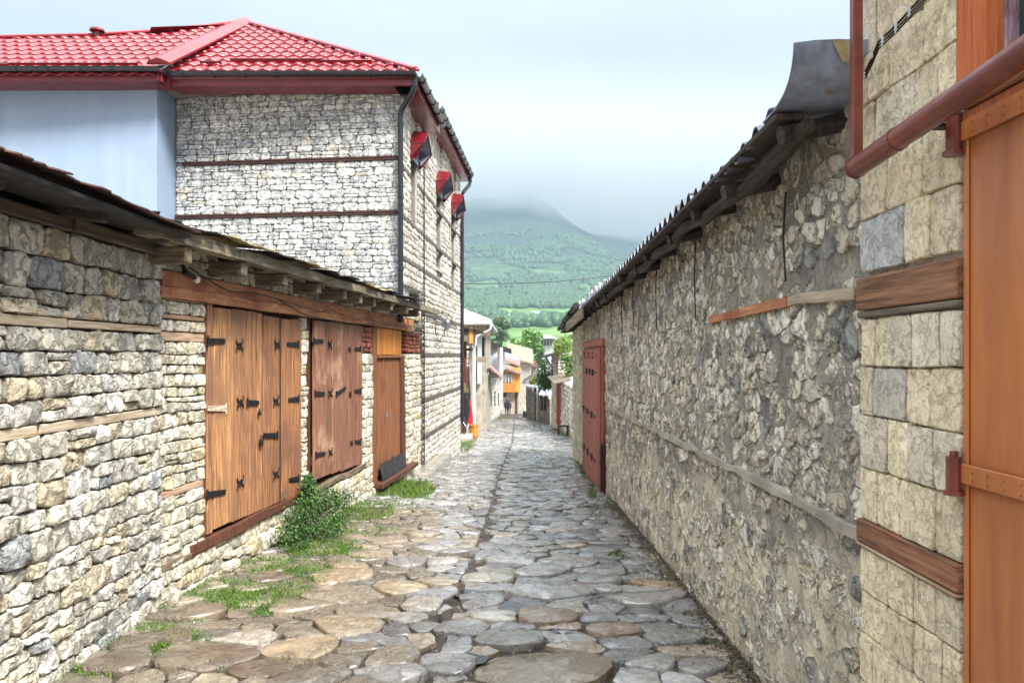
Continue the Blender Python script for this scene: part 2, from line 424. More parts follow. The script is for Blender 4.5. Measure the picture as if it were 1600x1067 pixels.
# ------------------------------------------------------------------ stone laying
def courses(u0, u1, z0, z1, rh, ww, amp=.012, jit=.02, split=.14, seed=0, snap=None):
    """irregular coursed masonry cells as (u, z) polygons, counter-clockwise"""
    r = random.Random(seed)
    hs = []
    t = 0
    while t < z1 - z0:
        h = r.uniform(*rh); hs.append(h); t += h
    if len(hs) > 1 and t - (z1 - z0) > hs[-1] * .5: t -= hs.pop()
    k = (z1 - z0) / t
    zs = [z0]
    for h in hs: zs.append(zs[-1] + h * k)
    ph = [r.uniform(0, 99) for _ in zs]
    def b(i, u):
        if i == 0 or i == len(zs) - 1: return zs[i]
        return zs[i] + amp * (mnoise.noise(Vector((u * 2.2, ph[i], 0))) * 1.6 + mnoise.noise(Vector((u * 6, ph[i], 5))) * .8)
    out = []
    for i in range(len(zs) - 1):
        h = zs[i + 1] - zs[i]
        js = [u0]; first = True
        while True:
            wdt = r.uniform(*ww) * (.75 + .5 * h / ((rh[0] + rh[1]) / 2) * .5 + .1)
            if first: wdt *= r.uniform(.5, 1); first = False
            if js[-1] + wdt > u1 - ww[0] * .6: break
            js.append(js[-1] + wdt)
        js.append(u1)
        tj = [0] + [r.uniform(-jit, jit) for _ in js[1:-1]] + [0]
        for j in range(len(js) - 1):
            a0, a1 = js[j] + tj[j], js[j + 1] + tj[j + 1]
            c0, c1 = js[j] - tj[j], js[j + 1] - tj[j + 1]
            am, cm = (a0 + a1) / 2, (c0 + c1) / 2
            if r.random() < split and h > rh[0] * .8:
                f = r.uniform(.32, .68)
                l = lambda u: b(i, u) * (1 - f) + b(i + 1, u) * f + r.uniform(-1, 1) * amp * .3
                zl, zm, zr = l(js[j]), l(am), l(js[j + 1])
                lo, hi = js[j], js[j + 1]
                out.append([(a0, b(i, a0)), (am, b(i, am)), (a1, b(i, a1)), (hi, zr), (am, zm), (lo, zl)])
                out.append([(lo, zl), (am, zm), (hi, zr), (c1, b(i + 1, c1)), (cm, b(i + 1, cm)), (c0, b(i + 1, c0))])
            else:
                out.append([(a0, b(i, a0)), (am, b(i, am)), (a1, b(i, a1)), (c1, b(i + 1, c1)), (cm, b(i + 1, cm)), (c0, b(i + 1, c0))])
    return out

def power_cells(seeds, wts, reach, sy=1.0, bound=None):
    """power diagram by half-plane clipping (a Voronoi pattern with some larger cells)"""
    P = np.array(seeds, dtype=float); P[:, 1] *= sy; W = np.array(wts)
    out = []
    for i in range(len(P)):
        p = P[i]; dd = P - p; d2 = (dd ** 2).sum(1)
        nb = np.where((d2 < (reach + math.sqrt(max(W[i], 0))) ** 2) & (d2 > 1e-9))[0]
        nb = nb[np.argsort(d2[nb])][:26]
        rr = reach * .8 + math.sqrt(max(W[i], 0)) 
        poly = [(p[0] + rr * math.cos(t * math.pi / 4), p[1] + rr * math.sin(t * math.pi / 4)) for t in range(8)]
        for j in nb:
            n = dd[j]; c = (d2[j] + W[i] - W[j]) / 2
            new = []
            L_ = len(poly)
            ds = [(q[0] - p[0]) * n[0] + (q[1] - p[1]) * n[1] - c for q in poly]
            if max(ds) <= 0: continue
            for k in range(L_):
                a, b = poly[k], poly[(k + 1) % L_]; da, db = ds[k], ds[(k + 1) % L_]
                if da <= 0: new.append(a)
                if (da < 0 < db) or (db < 0 < da):
                    t = da / (da - db); new.append((a[0] + (b[0] - a[0]) * t, a[1] + (b[1] - a[1]) * t))
            poly = new
            if len(poly) < 3: break
        out.append([(q[0], q[1] / sy) for q in poly] if len(poly) >= 3 else None)
    return out

def cliphalf(poly, nx, ny, c):
    new = []
    for k in range(len(poly)):
        a, b = poly[k], poly[(k + 1) % len(poly)]
        da = a[0] * nx + a[1] * ny - c; db = b[0] * nx + b[1] * ny - c
        if da <= 0: new.append(a)
        if (da < 0 < db) or (db < 0 < da):
            t = da / (da - db); new.append((a[0] + (b[0] - a[0]) * t, a[1] + (b[1] - a[1]) * t))
    return new

def parea(p):
    return abs(sum(p[i][0] * p[(i + 1) % len(p)][1] - p[(i + 1) % len(p)][0] * p[i][1] for i in range(len(p)))) / 2

def lump(poly, to3, gap, depth, tint, n=13, cut=.22, rough=.05, dome=.2, flip=False, r=rng, back=-.03, edge=.74, shoulder=.055, crag=.010):
    """one stone grown from its cell: rounded outline, sides, shoulder and an uneven face"""
    pl = poly; sd = r.uniform(0, 50)
    for _ in range(2):
        q = []
        for i in range(len(pl)):
            a, b = pl[i], pl[(i + 1) % len(pl)]
            q.append((a[0] + (b[0] - a[0]) * cut, a[1] + (b[1] - a[1]) * cut))
            q.append((b[0] + (a[0] - b[0]) * cut, b[1] + (a[1] - b[1]) * cut))
        pl = q
    A = np.array(pl); B = np.roll(A, -1, 0); sl = np.hypot(*(B - A).T); cum = np.concatenate([[0], np.cumsum(sl)])
    t = np.linspace(0, cum[-1], n, endpoint=False); k = np.clip(np.searchsorted(cum, t, 'right') - 1, 0, len(A) - 1)
    fr = (t - cum[k]) / np.maximum(sl[k], 1e-9)
    Q = A[k] + (B[k] - A[k]) * fr[:, None]
    c = Q.mean(0); D = Q - c
    ext = (Q.max(0) - Q.min(0)) / 2
    if ext.min() < gap * 1.2: return
    D *= np.maximum(1 - gap / np.maximum(ext, 1e-6), .3)
    sz = ext.mean()
    th = np.arange(n) * 2 * math.pi / n
    wob = 1 + rough * (r.uniform(-1, 1) * np.sin(2 * th + r.uniform(0, 6)) + r.uniform(-1, 1) * np.sin(3 * th + r.uniform(0, 6)) + .6 * np.array([r.uniform(-1, 1) for _ in range(n)]))
    D *= wob[:, None]
    tu, tv = r.uniform(-1, 1) * dome * .5, r.uniform(-1, 1) * dome * .5
    vs = []
    rings = [(1.0, None), (1.0, edge), (1 - shoulder, .82), (1 - shoulder * 2.6, .97), (.36, 1.0)]
    for s_, h in rings:
        for i in range(n):
            x, y = c[0] + D[i][0] * s_, c[1] + D[i][1] * s_
            if h is None: z = back
            else:
                z = depth * h + (D[i][0] * s_ * tu + D[i][1] * s_ * tv) * h + r.uniform(-1, 1) * rough * sz * (.55 if h > .6 else .2) + (dome * sz * .25 * (1 - s_) if h > .8 else 0)
                if h > .6: z += crag * (mnoise.noise(Vector((x * 17, y * 17, sd))) * .6 + abs(mnoise.noise(Vector((x * 34, y * 34, sd)))) * .5 - .2)
            vs.append(to3(x, y, z))
    vs.append(to3(c[0], c[1], depth + dome * sz * .3 + r.uniform(-1, 1) * rough * sz * .4))
    fs = []
    for q in range(len(rings) - 1):
        for i in range(n):
            a, b = q * n + i, q * n + (i + 1) % n
            fs.append((a, b, b + n, a + n))
    q = (len(rings) - 1) * n
    for i in range(n): fs.append((q + i, q + (i + 1) % n, q + n))
    if flip: fs = [tuple(reversed(f)) for f in fs]
    return vs, fs, tint

def is_ccw(poly):
    return sum(poly[i][0] * poly[(i + 1) % len(poly)][1] - poly[(i + 1) % len(poly)][0] * poly[i][1] for i in range(len(poly))) > 0

def lay(items, name, stuffname, mat, parent, limit=300, smooth=True, minpx=60):
    """items: (vs, fs, tint). The ones that show largest become parts, the rest one stuff part"""
    sc_ = []
    for it in items:
        if it is None: continue
        ps = [proj(*p) for p in it[0][::3]]
        ps = [p for p in ps if p]
        ar = 0
        if ps:
            xs = [p[0] for p in ps]; ys = [p[1] for p in ps]
            x0, x1, y0, y1 = max(min(xs), 0), min(max(xs), 1600), max(min(ys), 0), min(max(ys), 1067)
            if x1 > x0 and y1 > y0: ar = (x1 - x0) * (y1 - y0)
        sc_.append((ar, it))
    sc_.sort(key=lambda q: -q[0])
    rest = MB(); n = 0
    for ar, it in sc_:
        if n < limit and ar > minpx:
            b = MB(); b.add(*it); b.build(name, mat, parent, smooth=smooth); n += 1
        else: rest.add(*it)
    if rest.v: rest.build(stuffname, mat, parent, smooth=smooth, kind='stuff')
    return n

def pick(pal, r=rng, var=.08):
    tot = sum(p[1] for p in pal); t = r.uniform(0, tot)
    for c, w_ in pal:
        t -= w_
        if t <= 0: break
    k = r.uniform(1 - var * 2, 1 + var * 1.2)
    return tuple(min(1, x * k * r.uniform(1 - var * .1, 1 + var * .1)) for x in c)

PAL_A = [(lin(218, 214, 200), 4), (lin(206, 203, 190), 4), (lin(232, 230, 222), 2.2), (lin(190, 188, 180), 2.2), (lin(206, 194, 168), .9), (lin(172, 176, 177), .7), (lin(212, 202, 178), 1.3)]
PAL_B = [(lin(228, 222, 202), 4), (lin(216, 208, 184), 3), (lin(236, 230, 214), 2), (lin(194, 188, 172), 1.2), (lin(210, 194, 160), .8)]
PAL_H = [(lin(216, 218, 216), 4), (lin(204, 207, 207), 3), (lin(228, 229, 226), 2), (lin(190, 195, 198), 1.5), (lin(220, 215, 200), .5)]
PAL_HS = [(lin(224, 219, 207), 4), (lin(212, 206, 193), 3), (lin(232, 228, 220), 2), (lin(196, 190, 178), 1.2)]
PAL_R = [(lin(238, 232, 214), 4), (lin(222, 214, 194), 3), (lin(246, 242, 230), 2.4), (lin(204, 198, 182), 1.6), (lin(176, 176, 170), .8)]
PAL_P = [(lin(245, 233, 204), 5), (lin(240, 228, 198), 4), (lin(240, 232, 212), 2), (lin(222, 219, 208), 1.0), (lin(206, 210, 212), .3)]
PAL_GW = [(lin(160, 160, 160), 4), (lin(142, 142, 143), 3), (lin(178, 177, 174), 3), (lin(122, 121, 122), 1.2), (lin(166, 160, 149), 1.2)]
PAL_GL = [(lin(140, 131, 117), 3), (lin(124, 116, 103), 3), (lin(158, 147, 128), 2), (lin(116, 113, 107), 2)]

def wstones(wall, polys, pal, gap, depth, r, dvar=.35, **k):
    out = []
    for p in polys:
        if parea(p) < 1e-4: continue
        d = depth * r.uniform(1 - dvar, 1 + dvar)
        f = not is_ccw(p)
        out.append(lump(p, lambda u, z, h: wall.P(u, z, h), gap * r.uniform(.7, 1.4), d, pick(pal, r), flip=(f != wall.flip), r=r, **k))
    return [o for o in out if o]

# ================================================================== THE SETTING
# ------------------------------------------------------------------ terrain
def interp(x, xs, ys): return float(np.interp(x, xs, ys))
RX = [-9000, -2600, -1200, -500, -222, -111, 42, 139, 250, 416, 560, 900, 1500, 2600, 9000]
RZ = [420, 560, 700, 640, 612, 640, 676, 624, 508, 472, 470, 560, 640, 560, 420]
BY = [-80, 0, 14, 100, 180, 300, 450, 700, 1000, 1400, 1900]
BZ = [1.2, 0, -.56, -6.15, -10.5, -2.5, 11, 36, 70, 122, 205]
def terrain(x, y):
    if y < 20: z = G(x, y)
    else: z = interp(y, BY, BZ)
    if y > 90:
        k = min(1, (y - 90) / 500)
        z += k * (mnoise.noise(Vector((x / 240, y / 240, 3))) * 14 + mnoise.noise(Vector((x / 70, y / 70, 8))) * 4)
    if y > 1300:
        t = min(1, (y - 1300) / 1900); t = t * t * (3 - 2 * t)
        rz = interp(x, RX, RZ)
        z = z * (1 - t) + rz * t + t * (1 - t) * 60 * mnoise.noise(Vector((x / 300, y / 300, 1))) + t * 14 * mnoise.noise(Vector((x / 90, y / 90, 4)))
        if y > 3200: z -= (y - 3200) * .35
    return z
ys = [-70, -30, -10] + [i * 1.0 for i in range(-8, 24, 2)] + [24, 30, 40, 55, 75, 100, 130, 170, 210] + [250 + 38 * i for i in range(96)]
xt = np.concatenate([-np.geomspace(4200, 3, 40), [0], np.geomspace(3, 4200, 40)])
xt = np.unique(np.concatenate([xt, np.linspace(-900, 1100, 90)]))
mb = MB()
vs = []
for y in ys:
    for x in xt:
        z = terrain(x, y)
        if y < 120: z -= .09
        vs.append((x, y, z))
nx_ = len(xt)
fs = [(j * nx_ + i, j * nx_ + i + 1, (j + 1) * nx_ + i + 1, (j + 1) * nx_ + i) for j in range(len(ys) - 1) for i in range(nx_ - 1)]
mb.add(vs, fs).build('terrain', M['hill'], smooth=True, kind='structure')

# ------------------------------------------------------------------ walls of the lane
WA = Wall((-2.41, 0), (0, 1), 1)
WB = Wall((-2.942, 0), (.101, 1), 1)
WR = Wall((1.26, 0), (.008, 1), -1)
WH = Wall((-2.395, 0), (.0589, 1), 1)
c0 = Vector((-1.725, 11.38)); c1 = Vector((-5.36, 11.8))
WF = Wall(c0, c1 - c0, -1)
if WF.n.y > 0: WF.n = -WF.n; WF.flip = not WF.flip

def XL(y): return -2.40 if y < 5.05 else (-2.942 + .101 * y if y < 12.4 else (-2.395 + .0589 * y if y < 19 else interp(y, [19, 24, 30, 48, 80, 96], [-1.3, -1.75, -1.85, -1.55, -1.2, -1.6])))
def XR(y): return 1.255 + .008 * y if y < 17 else interp(y, [17, 18, 28, 42, 58, 80, 96], [1.4, 1.9, 2.4, 2.2, 1.15, 1.1, 2.0])

# ------------------------------------------------------------------ street: mud bed, paving stones, grit, puddles
road = thing('road', 'old flagstone lane, wet, running downhill between the stone walls', 'road', (0, 6, G(0, 6)))
del road['label']; del road['category']; road['kind'] = 'structure'
vs = []; yr = np.concatenate([np.linspace(1.2, 12, 110), np.linspace(12.2, 30, 70), np.linspace(31, 96, 50)])
for y in yr:
    xl, xr = XL(y) - .15, XR(y) + .15
    for i in range(33):
        x = xl + (xr - xl) * i / 32
        vs.append((x, y, G(x, y) - .012 + .012 * mnoise.noise(Vector((x * 2.5, y * 2.5, 0))) + .006 * mnoise.noise(Vector((x * 9, y * 9, 2)))))
fs = [(j * 33 + i, j * 33 + i + 1, (j + 1) * 33 + i + 1, (j + 1) * 33 + i) for j in range(len(yr) - 1) for i in range(32)]
MB().add(vs, fs).build('mud_bed', M['mud'], road, smooth=True)

def ground_at(px, py):
    lo, hi = .5, 150
    for _ in range(50):
        m_ = (lo + hi) / 2
        if 555 + F * (EYE - G(0, m_)) / m_ > py: lo = m_
        else: hi = m_
    return (px - 800) / F * lo, lo

TAN, TAN2, PALE = lin(174, 158, 132), lin(158, 147, 129), lin(186, 180, 168)
BRN, GRY, GRY2 = lin(114, 102, 88), lin(172, 170, 166), lin(148, 146, 142)
hand = [  # px, py, half width px, colour, dome
    (585, 868, 38, TAN2, .3), (545, 885, 30, TAN, .2), (535, 904, 44, TAN, .3), (535, 932, 58, TAN2, .3), (626, 918, 42, TAN, .3),
    (462, 951, 48, TAN2, .3), (572, 958, 48, TAN2, .2), (547, 981, 58, TAN, .3), (465, 1016, 55, TAN, .4), (381, 1001, 34, PALE, .3),
    (659, 948, 32, PALE, .2), (610, 1034, 46, TAN2, .2), (330, 1030, 84, BRN, .25), (612, 1056, 46, GRY, .2), (850, 1048, 118, TAN2, .5),
    (958, 985, 52, lin(158, 140, 120), .6), (856, 966, 46, lin(160, 142, 122), .6), (1050, 998, 42, GRY2, .2), (1000, 940, 40, GRY, .4),
    (720, 985, 42, GRY2, .2), (790, 1000, 46, GRY2, .2), (750, 945, 30, GRY2, .2), (870, 925, 56, GRY, .3), (776, 966, 26, PALE, .3),
    (1020, 912, 30, lin(170, 150, 120), .3), (850, 897, 34, GRY, .3), (700, 1040, 46, GRY2, .2), (1018, 1040, 34, GRY, .3), (395, 1045, 50, BRN, .2),
    (300, 960, 46, BRN, .15), (250, 1000, 40, BRN, .15), (420, 905, 34, BRN, .15), (560, 800, 40, BRN, .15), (660, 835, 32, TAN2, .2), (640, 880, 36, GRY2, .2),
    (600, 846, 26, TAN2, .2), (690, 880, 30, GRY, .2), (905, 880, 34, GRY, .3), (760, 905, 36, PALE, .2), (800, 875, 40, GRY, .2), (720, 862, 30, GRY2, .2),
    (430, 862, 26, GRY2, .2), (835, 850, 34, GRY, .3), (930, 905, 30, GRY2, .2), (1100, 1045, 40, GRY2, .15), (180, 1040, 46, BRN, .15), (950, 850, 26, GRY2, .2)]
SEAM = [(1.0, -.62), (3.7, -.42), (4.8, -.40), (6.0, -.36), (8.5, -.27), (13, -.22), (24, 0.0), (40, .1)]
def seam(y): return interp(y, [s[0] for s in SEAM], [s[1] for s in SEAM])
rs = random.Random(11)
seeds = []; wts = []; meta = []
for px, py, hw, c, dm in hand:
    x, y = ground_at(px, py); r_ = hw / F * y
    seeds.append((x, y)); wts.append((r_ * .92) ** 2); meta.append((c, dm))
nh = len(seeds)
y = 1.6
while y < 60:
    sy_ = .178 if y < 12 else (.23 if y < 20 else .34)
    sx_ = .235 if y < 12 else (.30 if y < 20 else .42)
    xl, xr = XL(y) + .02, XR(y) - .02
    x = xl + rs.uniform(0, sx_ * .6)
    while x < xr:
        qx, qy = x + rs.uniform(-.11, .11), y + rs.uniform(-.09, .09)
        ok = True
        if y < 12:
            for (hx, hy), hw_ in zip(seeds[:nh], wts[:nh]):
                if (hx - qx) ** 2 + ((hy - qy) * 1.3) ** 2 < hw_ * 1.25 + .006: ok = False; break
        if ok:
            seeds.append((qx, qy)); wts.append(rs.uniform(-.004, .012)); meta.append(None)
        x += sx_ * rs.uniform(.6, 1.45)
    y += sy_
cells = power_cells(seeds, wts, .95, 1.3)
items = []
for i, poly in enumerate(cells):
    if not poly: continue
    sx0, sy0 = seeds[i]
    # keep inside the lane, cut along the long seam
    poly = cliphalf(poly, -1, 0, -(XL(sy0) + .0)); 
    if len(poly) >= 3: poly = cliphalf(poly, 1, 0, XR(sy0) - .03)
    if len(poly) >= 3 and i >= nh:
        s_ = seam(sy0)
        poly = cliphalf(poly, 1, 0, s_ - .006) if sx0 < s_ else cliphalf(poly, -1, 0, -(s_ + .006))
    if len(poly) < 3 or parea(poly) < .006: continue
    left = sx0 < -.75 + .3 * mnoise.noise(Vector((sy0, 0, 0))) and sy0 < 9
    if meta[i]: c, dm = meta[i]; kk = rs.uniform(.92, 1.06); c = tuple(k * kk for k in c)
    else:
        c = pick(PAL_GL if left else PAL_GW, rs); dm = rs.uniform(.05, .3)
        if not left and sy0 < 8 and rs.random() < .10: c = lin(180, 166, 146)
    hgt = rs.uniform(.008, .026) + (.012 if meta[i] else 0)
    tx, ty = rs.uniform(-.05, .05), rs.uniform(-.07, .07)
    to3 = lambda u, v, h, tx=tx, ty=ty, a=sx0, b=sy0: (u, v, G(u, v) + h + (tx * (u - a) + ty * (v - b)) * (1 if h > 0 else 0))
    it = lump(poly, to3, .006 if sy0 > 8 else rs.uniform(.003, .012), hgt, c, n=18 if sy0 < 7 else 12, cut=.08 if not meta[i] else .2, rough=.06, dome=dm * .35, flip=not is_ccw(poly), r=rs, back=-.05, edge=.6, shoulder=.03, crag=.012)
    if it: items.append(it)
lay(items, 'paving_stone', 'distant_paving', M['paving'], road, 300)
# grit and chips in the joints
mb = MB()
for _ in range(5200):
    yy = 2.6 + 7.5 * rs.random() ** 1.6; xx = rs.uniform(XL(yy) + .02, XR(yy) - .02)
    s_ = rs.uniform(.004, .016)
    z = G(xx, yy) - .012 + .012 * mnoise.noise(Vector((xx * 2.5, yy * 2.5, 0)))
    k = rs.uniform(.5, 1.1); c = (.32 * k, .28 * k, .23 * k)
    q = [Vector((xx + s_ * rs.uniform(.6, 1.2) * math.cos(t) , yy + s_ * rs.uniform(.6, 1.2) * math.sin(t), z)) for t in (0, 1.3, 2.5, 3.8, 5)]
    top = Vector((xx, yy, z + s_ * .8))
    mb.add(q + [top], [(j, (j + 1) % 5, 5) for j in range(5)], c)
mb.build('gravel', M['gravel'], road, kind='stuff')
# long kerb stone lying at the foot of the red roofed house
# puddles
for px, py, a_, b_ in [(735, 1032, .10, .05), (800, 952, .09, .09), (735, 930, .13, .06), (1080, 862, .1, .05), (770, 912, .07, .06), (700, 965, .06, .09), (880, 985, .09, .05), (660, 905, .05, .05)]:
    x, y = ground_at(px, py)
    vs = [(x + a_ * math.cos(t) * (1 + .3 * mnoise.noise(Vector((math.cos(t) * 1.5, math.sin(t) * 1.5, px)))), y + b_ * 1.6 * math.sin(t) * (1 + .3 * mnoise.noise(Vector((math.cos(t), math.sin(t), px + 9)))), G(x, y) + .013) for t in np.linspace(0, 2 * math.pi, 24, endpoint=False)]
    MB().add(vs, [tuple(range(24))]).build('puddle', M['water'], kind='structure')

# ================================================================== LEFT: dry stone shed (nearest)
def backing(wall, u0, u1, z0, z1, thick, mat, name, parent, face=-.012, amp=.01, step=.12, seed=0, tintf=None):
    """wall core with an uneven face"""
    nu = max(2, int((u1 - u0) / step)); nz_ = max(2, int((z1 - z0) / step))
    vs = []
    for j in range(nz_ + 1):
        for i in range(nu + 1):
            u = u0 + (u1 - u0) * i / nu; z = z0 + (z1 - z0) * j / nz_
            e_ = 0 if i in (0, nu) or j in (0, nz_) else amp * (mnoise.noise(Vector((u * 4, z * 4, seed))) + .6 * mnoise.noise(Vector((u * 13, z * 13, seed))))
            vs.append(wall.P(u, z, face + e_))
    fs = [(j * (nu + 1) + i, j * (nu + 1) + i + 1, (j + 1) * (nu + 1) + i + 1, (j + 1) * (nu + 1) + i) for j in range(nz_) for i in range(nu)]
    if wall.flip: fs = [tuple(reversed(f)) for f in fs]
    mb = MB(); mb.add(vs, fs)
    if tintf: mb.c = [tintf(u0 + (u1 - u0) * (q % (nu + 1)) / nu, z0 + (z1 - z0) * (q // (nu + 1)) / nz_) for q in range(len(vs))]
    b = MB()
    wall.box(b, u0, u1, z0, z1, -thick, face - amp * 1.7 - .004)
    mb.add(b.v, b.f)
    return mb.build(name, mat, parent)

shedA = thing('stone_shed', 'dry stone shed of large pale boulders under rusty roof sheets, at the left edge', 'shed', (-2.41, 4, -.1))
backing(WA, -1.5, 5.02, -.5, 2.27, .5, M['gap'], 'wall_core', shedA, amp=.012)
ra = random.Random(21)
polys = []
tb1 = WA.uz(240, 492)[1]; tb2 = WA.uz(235, 655)[1]   # timber levels
polys += courses(1.6, 5.02, -.45, 1.20, (.07, .15), (.10, .26), amp=.022, jit=.018, split=.16, seed=3)
polys += courses(1.6, 5.02, 1.255, 1.74, (.10, .15), (.10, .23), amp=.012, jit=.018, split=.2, seed=4)
polys += courses(1.6, 5.02, 1.80, 2.26, (.10, .17), (.10, .26), amp=.015, jit=.02, split=.12, seed=5)
lay(wstones(WA, polys, PAL_A, .004, .045, ra, n=16, cut=.10, rough=.07, dome=.05, crag=.028), 'stone', 'small_stones', M['stone'], shedA, 300)
# small chinking stones pushed in the joints
mb = MB()
for _ in range(260):
    u, z = ra.uniform(2.9, 5.0), ra.uniform(-.1, 2.2)
    s_ = ra.uniform(.012, .03)
    it = lump([(u - s_ * 1.6, z - s_ * .6), (u + s_ * 1.6, z - s_ * .6), (u + s_ * 1.5, z + s_ * .6), (u - s_ * 1.5, z + s_ * .6)], lambda a, b, h: WA.P(a, b, h), .001, .022, pick(PAL_A, ra), n=8, flip=WA.flip, r=ra)
    if it: mb.add(*it)
mb.build('chinking_stones', M['stone'], shedA, smooth=True, kind='stuff')
for (u0, u1, z0, z1, c) in [(2.0, 3.7, 1.195, 1.25, V1), (3.72, 5.0, 1.20, 1.25, (.9, .9, .9)), (2.2, 3.95, 1.745, 1.795, (.85, .85, .85)), (3.97, 5.01, 1.75, 1.79, V1), (3.55, 4.2, 1.80, 1.835, (.95, .95, .95))]:
    mb = MB(); WA.box(mb, u0, u1, z0, z1, -.05, .035, c, .004); mb.build('tie_beam', M['pale_wood'], shedA)
mb = MB(); WA.box(mb, -1.4, 3.98, 2.262, 2.335, -.2, .05, (.6, .56, .54), .01); mb.build('wall_plate', M['grey_wood'], shedA)  # tint darkened to paint in the shade under the eave
mb = MB(); WA.box(mb, 4.0, 4.98, 2.265, 2.345, -.2, .06, (.55, .52, .5), .01); mb.build('wall_plate', M['grey_wood'], shedA)  # same eave shade put into the tint

def bent_sheet(x0, x1, y0, y1, zf, nx=10, ny=24, th=.008, seed=0, rag=.03):
    vs = []
    r = random.Random(seed)
    rg = [r.uniform(-rag, rag) for _ in range(ny + 1)]
    for s_ in (0, th):
        for j in range(ny + 1):
            for i in range(nx + 1):
                y = y0 + (y1 - y0) * j / ny
                xa = x1(y) if callable(x1) else x1
                xb = x0(y) if callable(x0) else x0
                x = xb + (xa - xb) * i / nx + (rg[j] if i == nx else 0)
                vs.append((x, y, zf(x, y) + s_))
    n = (nx + 1) * (ny + 1)
    fs = []
    for j in range(ny):
        for i in range(nx):
            a = j * (nx + 1) + i
            fs.append((a + 1, a, a + nx + 1, a + nx + 2)); fs.append((a + n, a + 1 + n, a + nx + 2 + n, a + nx + 1 + n))
    for j in range(ny):
        a = j * (nx + 1) + nx; fs.append((a, a + nx + 1, a + nx + 1 + n, a + n))
        a = j * (nx + 1); fs.append((a + nx + 1, a, a + n, a + nx + 1 + n))
    for i in range(nx):
        a = i; fs.append((a, a + 1, a + 1 + n, a + n))
        a = ny * (nx + 1) + i; fs.append((a + 1, a, a + n, a + 1 + n))
    return vs, fs
nzz = lambda x, y, s, k: mnoise.noise(Vector((x * k, y * k, s)))
eaveA = lambda y: -2.02 + .012 * (y - 2) + .03 * nzz(0, y, 3, 2)
for (y0, y1, dz, sd) in [(-1.5, 1.3, .02, 1), (1.2, 2.65, 0, 2), (2.55, 3.35, .010, 3), (3.27, 4.75, 0, 4)]:
    zf = lambda x, y, dz=dz: 2.405 + dz - .16 * (x + 2.0) + .03 * nzz(x, y, dz * 9, 1.3) + .012 * nzz(x, y, 7, 4) - .015 * (y > 4.2) * (y - 4.2)
    vs, fs = bent_sheet(-4.6, lambda y: eaveA(y), y0, y1, zf, seed=sd, rag=.025, ny=30)
    MB().add(vs, fs).build('roof_sheet', M['rust_sheet'], shedA)
for yy in (.4, 1.5, 2.35, 3.1, 3.9, 4.6):
    mb = MB(); mb.beam((-4.3, yy, 2.64), (-2.14, yy, 2.335), .07, .08, bev=.01); mb.build('rafter', M['dark_wood'], shedA)
for (xx, zz) in ((-2.12, 2.372), (-2.30, 2.395), (-2.60, 2.44)):
    mb = MB(); mb.beam((xx, -1.2, zz), (xx, 4.7, zz - .02), .16, .02); mb.build('soffit_board', M['tar'], shedA)
mb = MB(); mb.box((-4.6, -1.5, -.5), (-4.45, 5.0, 2.7)); mb.box((-4.45, -1.5, -.5), (-2.95, -1.35, 2.4)); mb.build('rear_wall', M['limewash'], shedA)

# ================================================================== LEFT: shop shed with three wooden doors
shedB = thing('stone_shop', 'low stone shop with three wooden doors in a row under a long lintel', 'shop', tuple(WB.P(8.6, -.2)))
uB = lambda px: WB.u(px)
ub0, ub1 = 5.03, WB.u(655)
Lz0, Lz1 = 2.0, 2.185
backing(WB, ub0, ub1, -1.0, 2.42, .4, M['gap'], 'wall_core', shedB, face=-.10, amp=.008)
rb = random.Random(33)
d1a, d1b = uB(313), uB(468); d2a, d2b = uB(478), uB(564); d3a, d3b = uB(579), uB(632)
polys = []
kw = dict(amp=.012, jit=.012, split=.1)
polys += courses(ub0, d1a, -.35, .62, (.07, .13), (.10, .20), seed=41, **kw)
polys += courses(ub0, d1a, .66, 1.70, (.07, .12), (.09, .19), seed=42, **kw)
polys += courses(ub0 + .05, d1a, 1.765, 1.85, (.07, .09), (.12, .22), seed=43, **kw)
polys += courses(ub0 + .05, d1a, 1.885, 1.985, (.07, .10), (.12, .2), seed=44, **kw)
polys += courses(d1b, d2a - .04, .14, 1.99, (.09, .14), (.09, .20), seed=45, **kw)
polys += courses(d2b, d3a, .12, 1.62, (.09, .15), (.12, .26), seed=46, **kw)
polys += courses(d3b, ub1, -.7, 1.62, (.08, .14), (.14, .3), seed=47, **kw)
polys += courses(d1a, d2a, -.42, .13, (.09, .15), (.10, .22), seed=48, **kw)
polys += courses(d2a, d3a, -.75, .11, (.09, .15), (.12, .24), seed=49, **kw)
polys += courses(d3a, d3b, -.75, -.22, (.09, .15), (.12, .24), seed=54, **kw)
polys += courses(ub0, ub1, 2.19, 2.42, (.09, .13), (.12, .26), seed=50, **kw)
lay(wstones(WB, polys, PAL_B, .004, .042, rb, n=14, cut=.10, rough=.05, dome=.08, back=-.12, crag=.016), 'stone', 'small_stones', M['stone'], shedB, 300)
polys = courses(d2b, d3a, 1.64, 1.98, (.06, .08), (.12, .2), seed=51, **kw) + courses(d3b, ub1, 1.64, 1.98, (.06, .08), (.12, .2), seed=52, **kw)
lay(wstones(WB, polys, [(lin(150, 84, 66), 3), (lin(170, 104, 84), 2)], .004, .02, rb, n=8, back=-.12), 'brick', 'bricks', M['stone'], shedB, 60)
